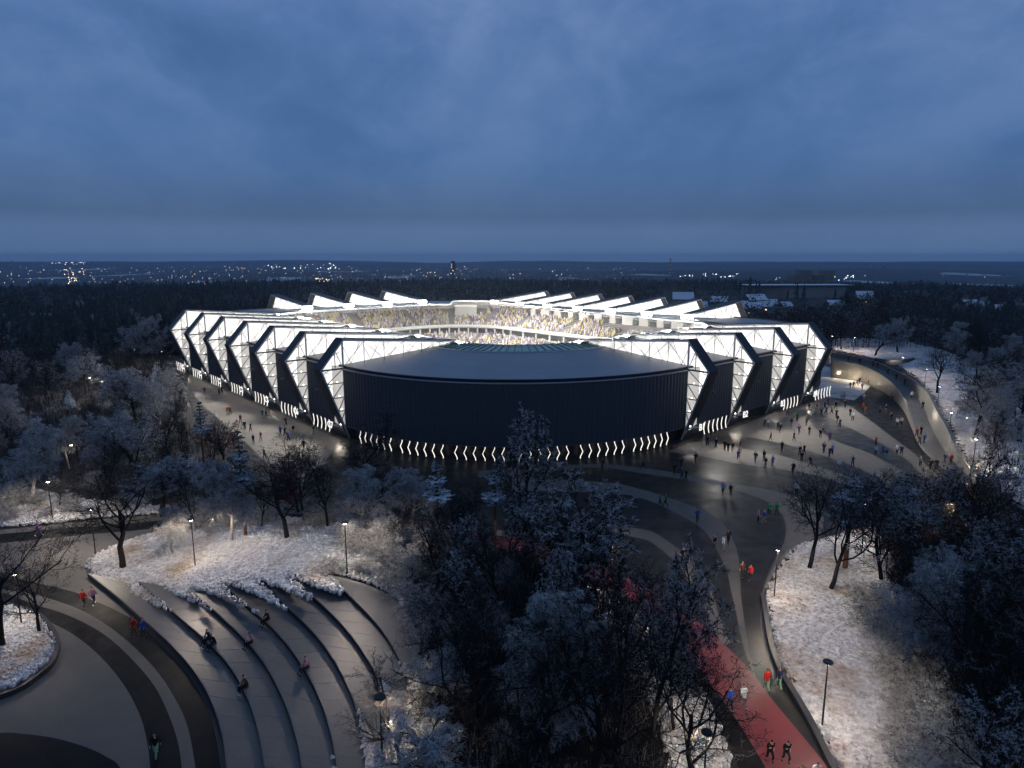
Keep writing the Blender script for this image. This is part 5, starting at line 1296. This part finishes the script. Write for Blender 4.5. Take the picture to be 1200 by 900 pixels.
def make_pose(P):
    j = {k: Vector(v) for k, v in P.items()}
    V = []; ch = []
    # order matters: indices are used to branch
    idx = {}
    def add(chain):
        out = []
        for nm, p, r in chain:
            if p is None: out.append((idx[nm], 0)); continue
            idx[nm] = sum(1 for c in ch for q in c if not isinstance(q[0], int)) + sum(1 for q in out if not isinstance(q[0], int)); out.append((tuple(p), r))
        ch.append(out)
    hd = j['head']; nk = j['neck']; up = (hd - nk).normalized(); fw = j['face']
    add([('pelvis', j['pelvis'], (.115, .09)), ('spine', j['spine'], (.10, .08)), ('chest', j['chest'], (.13, .095)), ('neck', nk, .055), ('head', hd, (.075, .09)), ('crown', hd + up*.11, (.07, .08))])
    add([('head', None, 0), ('nose', hd + fw*.085 - up*.01, .018), ('nosetip', hd + fw*.108 - up*.02, .010)])
    for s, S in ((1, 'L'), (-1, 'R')):
        sh, el, wr = j['sh'+S], j['el'+S], j['wr'+S]
        add([('chest', None, 0), ('sh'+S, sh, .062), ('el'+S, el, .043), ('wr'+S, wr, .030), ('palm'+S, wr + (wr-el).normalized()*.055, (.036, .022))])
        d = (wr - el).normalized(); lat = Vector((1, 0, 0)) - d*d.x; lat = lat.normalized() if lat.length > .1 else Vector((0, 0, 1)); inn = Vector((0, -s, 0)); pm = wr + d*.075
        for q, (o_, ln) in enumerate(((-.030, .060), (-.010, .072), (.010, .076), (.030, .066))):
            add([('palm'+S, None, 0), ('f', pm + lat*o_ + d*.02, .009), ('f', pm + lat*o_ + d*(.02+ln*.5) + inn*.008, .0085), ('f', pm + lat*o_*.9 + d*(.02+ln*.95) + inn*.028, .007)])
        add([('wr'+S, None, 0), ('t', wr + d*.03 + lat*.035, .011), ('t', wr + d*.07 + lat*.052 + inn*.01, .009)])
        hp, kn, an, to = j['hp'+S], j['kn'+S], j['an'+S], j['to'+S]
        add([('pelvis', None, 0), ('hp'+S, hp, .085), ('kn'+S, kn, .055), ('an'+S, an, .038), ('to'+S, to, .030)])
    body = skin_mesh('body', ch, 1)
    def sk(name, chains): return skin_mesh(name, chains, 1)
    T = tuple
    jk = [[(T(j['pelvis'] - (j['spine']-j['pelvis'])*.75), (.175, .145)), (T(j['pelvis']), (.172, .142)), (T(j['spine']), (.155, .125)), (T(j['chest']), (.175, .135)), (T(nk - up*.02), .075)],
          [(3, 0), (T(j['shL']), .082), (T(j['elL']), .062), (T(j['elL'].lerp(j['wrL'], .95)), .046)], [(3, 0), (T(j['shR']), .082), (T(j['elR']), .062), (T(j['elR'].lerp(j['wrR'], .95)), .046)]]
    tr = [[(T(j['pelvis'] + (j['spine']-j['pelvis'])*.9), (.13, .105)), (T(j['pelvis'] + Vector((0, 0, .02))), (.145, .12)), (T(j['hpL']), .105), (T(j['knL']), .073), (T(j['knL'].lerp(j['anL'], .93)), .055)], [(1, 0), (T(j['hpR']), .105), (T(j['knR']), .073), (T(j['knR'].lerp(j['anR'], .93)), .055)]]
    shs = [[(T(j['anL'] - Vector((.02, 0, .01))), .050), (T(j['toL']), .042), (T(j['toL'] + (j['toL']-j['anL']).normalized()*.04), .03)], [(T(j['anR'] - Vector((.02, 0, .01))), .050), (T(j['toR']), .042), (T(j['toR'] + (j['toR']-j['anR']).normalized()*.04), .03)]]
    hair = [[(T(hd + up*.04 - fw*.03), (.085, .095)), (T(hd + up*.10 - fw*.015), (.082, .092)), (T(hd + up*.15), .05)]]
    return dict(body=body, jacket=sk('jacket', jk), trousers=sk('trousers', tr), shoes=sk('shoes', shs), hair=sk('hair', hair))
def PB(**k):
    b = dict(pelvis=(0, 0, .96), spine=(.01, 0, 1.15), chest=(.0, 0, 1.38), neck=(.0, 0, 1.54), head=(.02, 0, 1.65), face=(1, 0, 0), shL=(0, .18, 1.44), shR=(0, -.18, 1.44), elL=(-.02, .24, 1.17), elR=(-.02, -.24, 1.17), wrL=(.04, .25, .93), wrR=(.04, -.25, .93), hpL=(0, .10, .90), hpR=(0, -.10, .90), knL=(.03, .11, .50), knR=(.03, -.11, .50), anL=(0, .11, .09), anR=(0, -.11, .09), toL=(.16, .13, .04), toR=(.16, -.13, .04))
    b.update(k); return b
POSES = {
 'standing': make_pose(PB()),
 'walking': make_pose(PB(knL=(.20, .10, .54), anL=(.30, .10, .11), toL=(.45, .10, .08), knR=(.0, -.10, .50), anR=(-.33, -.10, .18), toR=(-.22, -.10, .05), elL=(-.14, .22, 1.19), wrL=(-.12, .24, .95), elR=(.08, -.23, 1.18), wrR=(.22, -.22, .98))),
 'strolling': make_pose(PB(knR=(.14, -.10, .52), anR=(.20, -.10, .10), toR=(.35, -.11, .05), knL=(.0, .10, .50), anL=(-.20, .10, .12), toL=(-.06, .10, .04), elL=(.06, .23, 1.18), wrL=(.20, .20, 1.02), elR=(-.10, -.23, 1.18), wrR=(-.02, -.25, .94))),
 'running': make_pose(PB(pelvis=(0, 0, .98), spine=(.05, 0, 1.16), chest=(.10, 0, 1.38), neck=(.14, 0, 1.53), head=(.18, 0, 1.63), shL=(.10, .18, 1.43), shR=(.10, -.18, 1.43), knL=(.36, .10, .72), anL=(.18, .10, .40), toL=(.32, .10, .33), knR=(-.05, -.10, .52), anR=(-.32, -.10, .22), toR=(-.24, -.10, .06), elL=(-.14, .24, 1.25), wrL=(.02, .22, 1.08), elR=(.20, -.24, 1.20), wrR=(.36, -.18, 1.36))),
 'sitting': make_pose(PB(pelvis=(-.12, 0, .12), spine=(-.10, 0, .30), chest=(-.05, 0, .53), neck=(-.01, 0, .68), head=(.03, 0, .79), shL=(-.04, .18, .59), shR=(-.04, -.18, .59), elL=(.05, .23, .34), elR=(.05, -.23, .34), wrL=(.26, .12, .24), wrR=(.26, -.12, .24), hpL=(-.08, .10, .10), hpR=(-.08, -.10, .10), knL=(.36, .13, .12), knR=(.36, -.12, .10), anL=(.38, .13, -.32), anR=(.46, -.12, -.30), toL=(.53, .14, -.38), toR=(.60, -.13, -.36))),
}
def cm(n, c): return mat('cloth_' + n, c, .85, .1)
CL = {'black': cm('black', (.010, .010, .011)), 'navy': cm('navy', (.012, .018, .05)), 'dark grey': cm('dark_grey', (.035, .035, .038)), 'grey': cm('grey', (.14, .14, .145)), 'white': cm('white', (.60, .60, .60)), 'red': cm('red', (.42, .018, .015)), 'dark red': cm('dark_red', (.14, .014, .016)), 'blue': cm('blue', (.03, .07, .30)), 'pale blue': cm('pale_blue', (.22, .32, .50)), 'pink': cm('pink', (.50, .22, .26)), 'green': cm('green', (.03, .22, .07)), 'pale green': cm('pale_green', (.26, .42, .26)), 'yellow': cm('yellow', (.50, .40, .03)), 'brown': cm('brown', (.10, .05, .025)), 'purple': cm('purple', (.16, .07, .22)), 'teal': cm('teal', (.02, .20, .20)), 'beige': cm('beige', (.34, .27, .19)), 'orange': cm('orange', (.5, .16, .03))}
SK = [mat('skin_%s' % n, c, .6, .3) for n, c in (('light', (.45, .27, .2)), ('tan', (.32, .18, .12)))]
HR = [mat('hair_%s' % n, c, .7, .3) for n, c in (('dark', (.012, .009, .008)), ('brown', (.05, .028, .016)), ('fair', (.20, .13, .06)))]
used_labels = set(); prr = random.Random(17)
def person(x, y, z, pose, jc, tc, rz, label, group=None, sh='black', sc3=1.0):
    t = thing('person', label, 'person', (x, y, z), rz, group); t.scale = (sc3,)*3
    mm = dict(body=prr.choice(SK), jacket=CL[jc], trousers=CL[tc], shoes=CL[sh], hair=prr.choice(HR))
    for nm, me in POSES[pose].items():
        o = link(nm, me, t); o.material_slots[0].link = 'OBJECT'; o.material_slots[0].material = mm[nm]
def place_person(px, py, pose, jc, tc, face, place, z=None, sh='black', sc3=1.0):
    if z is None: w = Vector(G(px, py, .012))
    else: w = Vector(G(px, py, z))
    i = 0; cols = list(CL)
    verb = pose
    while True:
        lab = 'person in %s jacket, %s trousers, %s %s' % (jc, tc, verb, place)
        if len(lab.split()) > 16: lab = lab.replace(' the ', ' ')
        if lab not in used_labels: break
        i += 1; tc = prr.choice(['black', 'dark grey', 'grey', 'navy', 'brown', 'beige', 'blue', 'dark red', 'purple', 'teal'])
    used_labels.add(lab)
    person(w.x, w.y, w.z, pose, jc, tc, face, lab, 'people around the stadium', sh, sc3)
AWAY, TOW = R(90), R(-90)
FG = [
 (99,713,'walking','red','dark grey',AWAY,'beside a person in pink on the left path'),
 (110,709,'walking','pink','navy',AWAY,'on the left path next to the lawn tip','white'),
 (158,746,'strolling','red','brown',TOW,'at the foot of the lowest step'),
 (169,748,'strolling','blue','dark grey',TOW,'at the foot of the lowest step'),
 (184,888,'walking','black','pale green',TOW,'on the dark paving band at the bottom left'),
 (45,628,'walking','purple','purple',R(10),'on the upper left path','white'),
 (898,810,'walking','red','pale green',AWAY,'at the right edge of the red track'),
 (912,808,'walking','navy','pale green',AWAY,'by the kerb of the right meadow'),
 (855,833,'walking','blue','navy',AWAY,'left of the red track'),
 (871,831,'running','white','grey',AWAY,'on the left edge of the red track'),
 (901,895,'running','black','black',TOW,'at the bottom of the red track, left runner'),
 (920,896,'running','black','dark grey',TOW,'at the bottom of the red track, right runner'),
 (936,925,'running','dark red','black',TOW,'at the bottom edge of the red track'),
 (954,922,'running','white','navy',TOW,'at the bottom edge by the kerb'),
 (360,610,'strolling','teal','navy',AWAY,'behind the big forked tree'),
]
for a in FG:
    px, py, po, jc, tc, fc, pl = a[:7]; place_person(px, py, po, jc, tc, fc, pl, sh=(a[7] if len(a) > 7 else 'black'), sc3=1.06)
# people seated on the step edges
for k, px, py, jc, tc, pl in [(1, 240, 752, 'navy', 'black', 'on the second step edge, left of two'), (1, 247, 758, 'black', 'navy', 'on the second step edge, right of two'), (2, 292, 755, 'pink', 'black', 'on the third step edge'), (1, 288, 806, 'brown', 'black', 'on the second step edge lower down'), (3, 311, 729, 'navy', 'black', 'on the fourth step edge'), (3, 359, 785, 'pink', 'dark grey', 'on the fourth step edge lower down')]:
    q = Vector(G(px, py, (k+1)*RISE)); c = min(RISW[k], key=lambda p: (p[0]-q.x)**2 + (p[1]-q.y)**2); i = RISW[k].index(c); d = (RISW[k][min(i+1, len(RISW[k])-1)] - RISW[k][max(i-1, 0)]).normalized()
    a = math.atan2(d.y, d.x) - R(90); n = Vector((math.cos(a), math.sin(a)))
    place = Vector((c[0], c[1])) - n*.12
    lab = 'person in %s jacket, %s trousers, sitting %s' % (jc, tc, pl); person(place.x, place.y, (k+1)*RISE + .02, 'sitting', jc, tc, a, lab, 'people around the stadium', 'white' if jc == 'brown' else 'black', 1.06)
def where(px, py):
    if px < 400: return 'on the lit plaza by the C fins'
    if py > 640: return 'where the plaza narrows towards the red track'
    if py > 598: return 'on the plaza above the lone bare trees' if px > 870 else 'on the curved pale band of the plaza'
    if px < 870 and py > 540: return 'on the dark plaza right of the drum'
    if px < 900: return 'near the B1 sign'
    if px < 932: return 'near the B2 sign'
    if px < 985 and py < 520: return 'near the B3 and B4 signs'
    if py < 460 and px < 1025: return 'on the pale forecourt beside the stadium corner'
    if px > 1060: return 'on the ramp by the tall curved wall'
    if py < 500: return 'on the dark plaza below the ramp'
    return 'on the dark plaza above the right wood'
MID = [(815,543,'black'),(790,556,'black'),(798,549,'navy'),(799,562,'blue'),(804,563,'black'),(829,522,'dark grey'),(839,525,'navy'),(849,528,'black'),(853,530,'black'),(858,530,'dark grey'),(867,528,'black'),(865,540,'blue'),(885,542,'navy'),(895,540,'black'),(897,548,'black'),(905,547,'pale blue'),(903,517,'dark red'),(937,534,'black'),(942,533,'black'),(939,541,'navy'),(949,547,'black'),(929,555,'black'),(965,531,'navy'),(847,580,'pale blue'),(856,582,'black'),(773,593,'green'),(780,594,'green'),(817,612,'blue'),(837,645,'black'),(847,646,'white'),(853,638,'navy'),(800,659,'black'),(808,659,'black'),(869,677,'brown'),(879,681,'red'),(888,613,'pink'),(895,614,'blue'),(901,605,'green'),(910,605,'green'),(706,550,'navy'),(753,549,'grey'),(933,580,'white'),
 (896,500,'black'),(900,501,'white'),(911,505,'black'),(914,507,'black'),(923,487,'grey'),(927,500,'dark grey'),(934,494,'green'),(936,509,'purple'),(948,510,'black'),(948,482,'black'),(957,479,'pink'),(966,480,'navy'),(968,486,'blue'),(974,485,'yellow'),(979,480,'black'),(980,489,'dark grey'),(962,488,'black'),(981,496,'black'),(984,501,'dark grey'),(961,514,'black'),(964,507,'grey'),(965,530,'black'),(972,517,'purple'),(975,533,'blue'),(972,536,'navy'),(986,468,'white'),(989,468,'pale green'),(996,488,'black'),(999,493,'white'),(1007,450,'black'),(1004,452,'navy'),(996,456,'black'),(1000,455,'dark grey'),(1010,457,'purple'),(1017,453,'black'),(1011,482,'red'),(1014,486,'orange'),(1031,485,'grey'),(1038,484,'black'),(1051,500,'white'),(1056,499,'white'),(1026,523,'dark red'),(1026,534,'pale blue'),(1034,534,'blue'),(1038,538,'navy'),(1051,533,'white'),(1056,534,'dark grey'),(983,551,'white'),(999,547,'navy'),(1043,467,'beige'),(1045,472,'dark grey'),(1053,459,'black'),(1050,452,'black'),(1058,462,'white'),(1051,464,'black'),(1044,494,'black'),(1012,470,'white'),(990,478,'navy'),(970,474,'purple'),(953,489,'teal'),(945,499,'grey'),(930,517,'navy'),(916,529,'dark grey'),
 (257,463,'red'),(260,461,'black'),(267,486,'red'),(270,486,'dark red'),(282,496,'dark red'),(287,504,'black'),(294,506,'black'),(308,490,'teal'),(312,488,'pink'),(329,510,'blue'),(335,499,'dark red'),(334,511,'black'),(338,517,'blue'),(344,509,'black'),(306,517,'dark red'),(274,523,'red'),(297,521,'navy'),(310,538,'dark grey'),(356,527,'black'),(351,541,'navy'),(355,543,'brown'),(368,509,'black'),(240,462,'dark grey')]
for px, py, jc in MID:
    po = prr.choice(['walking', 'strolling', 'strolling', 'standing']); fc = prr.choice([AWAY, TOW, TOW, AWAY, R(0), R(180), R(45), R(225)]) + prr.uniform(-.4, .4)
    place_person(px, py, po, jc, prr.choice(['black', 'dark grey', 'navy', 'grey', 'black']), fc, where(px, py), sc3=1.05)
# people on the ramp and the bridge
for px, py, z, jc in [(1079,510,.75,'black'),(1074,513,.7,'red'),(1083,520,.5,'blue'),(1077,522,.5,'brown'),(1081,480,1.85,'black'),(1107,543,.1,'navy'),(1114,545,.1,'dark red'),(1090,551,.05,'black'),(1097,551,.05,'black'),(1078,547,0,'grey'),(1133,584,0,'red'),(1144,572,.0,'black'),(1152,575,.0,'dark red'),(1142,581,.0,'dark grey'),(1140,594,.0,'yellow'),(1060,452,2.7,'dark red'),(1050,446,3.0,'black'),(1040,440,3.2,'navy'),(1028,432,3.5,'black'),(1023,430,3.5,'dark grey'),(1007,427,3.7,'black'),(994,424,3.8,'dark grey'),(1068,468,2.2,'white')]:
    place_person(px, py, prr.choice(['walking', 'strolling', 'standing']), jc, prr.choice(['black', 'navy', 'dark grey']), prr.choice([AWAY, TOW]) + prr.uniform(-.5, .5), 'on the ramp by the tall curved wall' if py > 470 else 'on the bridge at the top of the ramp', z=z + .03, sc3=1.05)

# ------------------------------------------------------------ air
def haze():
    b = MB(); b.box((0, 4000, -40), (26000, 13000, 190)); m = bpy.data.materials.new('haze'); m.use_nodes = True; nt = m.node_tree; nt.nodes.clear()
    o = nt.nodes.new('ShaderNodeOutputMaterial'); v = nt.nodes.new('ShaderNodeVolumePrincipled'); v.inputs['Color'].default_value = (.62, .80, 1, 1); v.inputs['Density'].default_value = 0.00009; v.inputs['Anisotropy'].default_value = 0.2
    nt.links.new(v.outputs[0], o.inputs['Volume']); b.build('haze', m, None, kind='stuff', label='thin blue evening haze lying over the plain', category='haze')
haze()
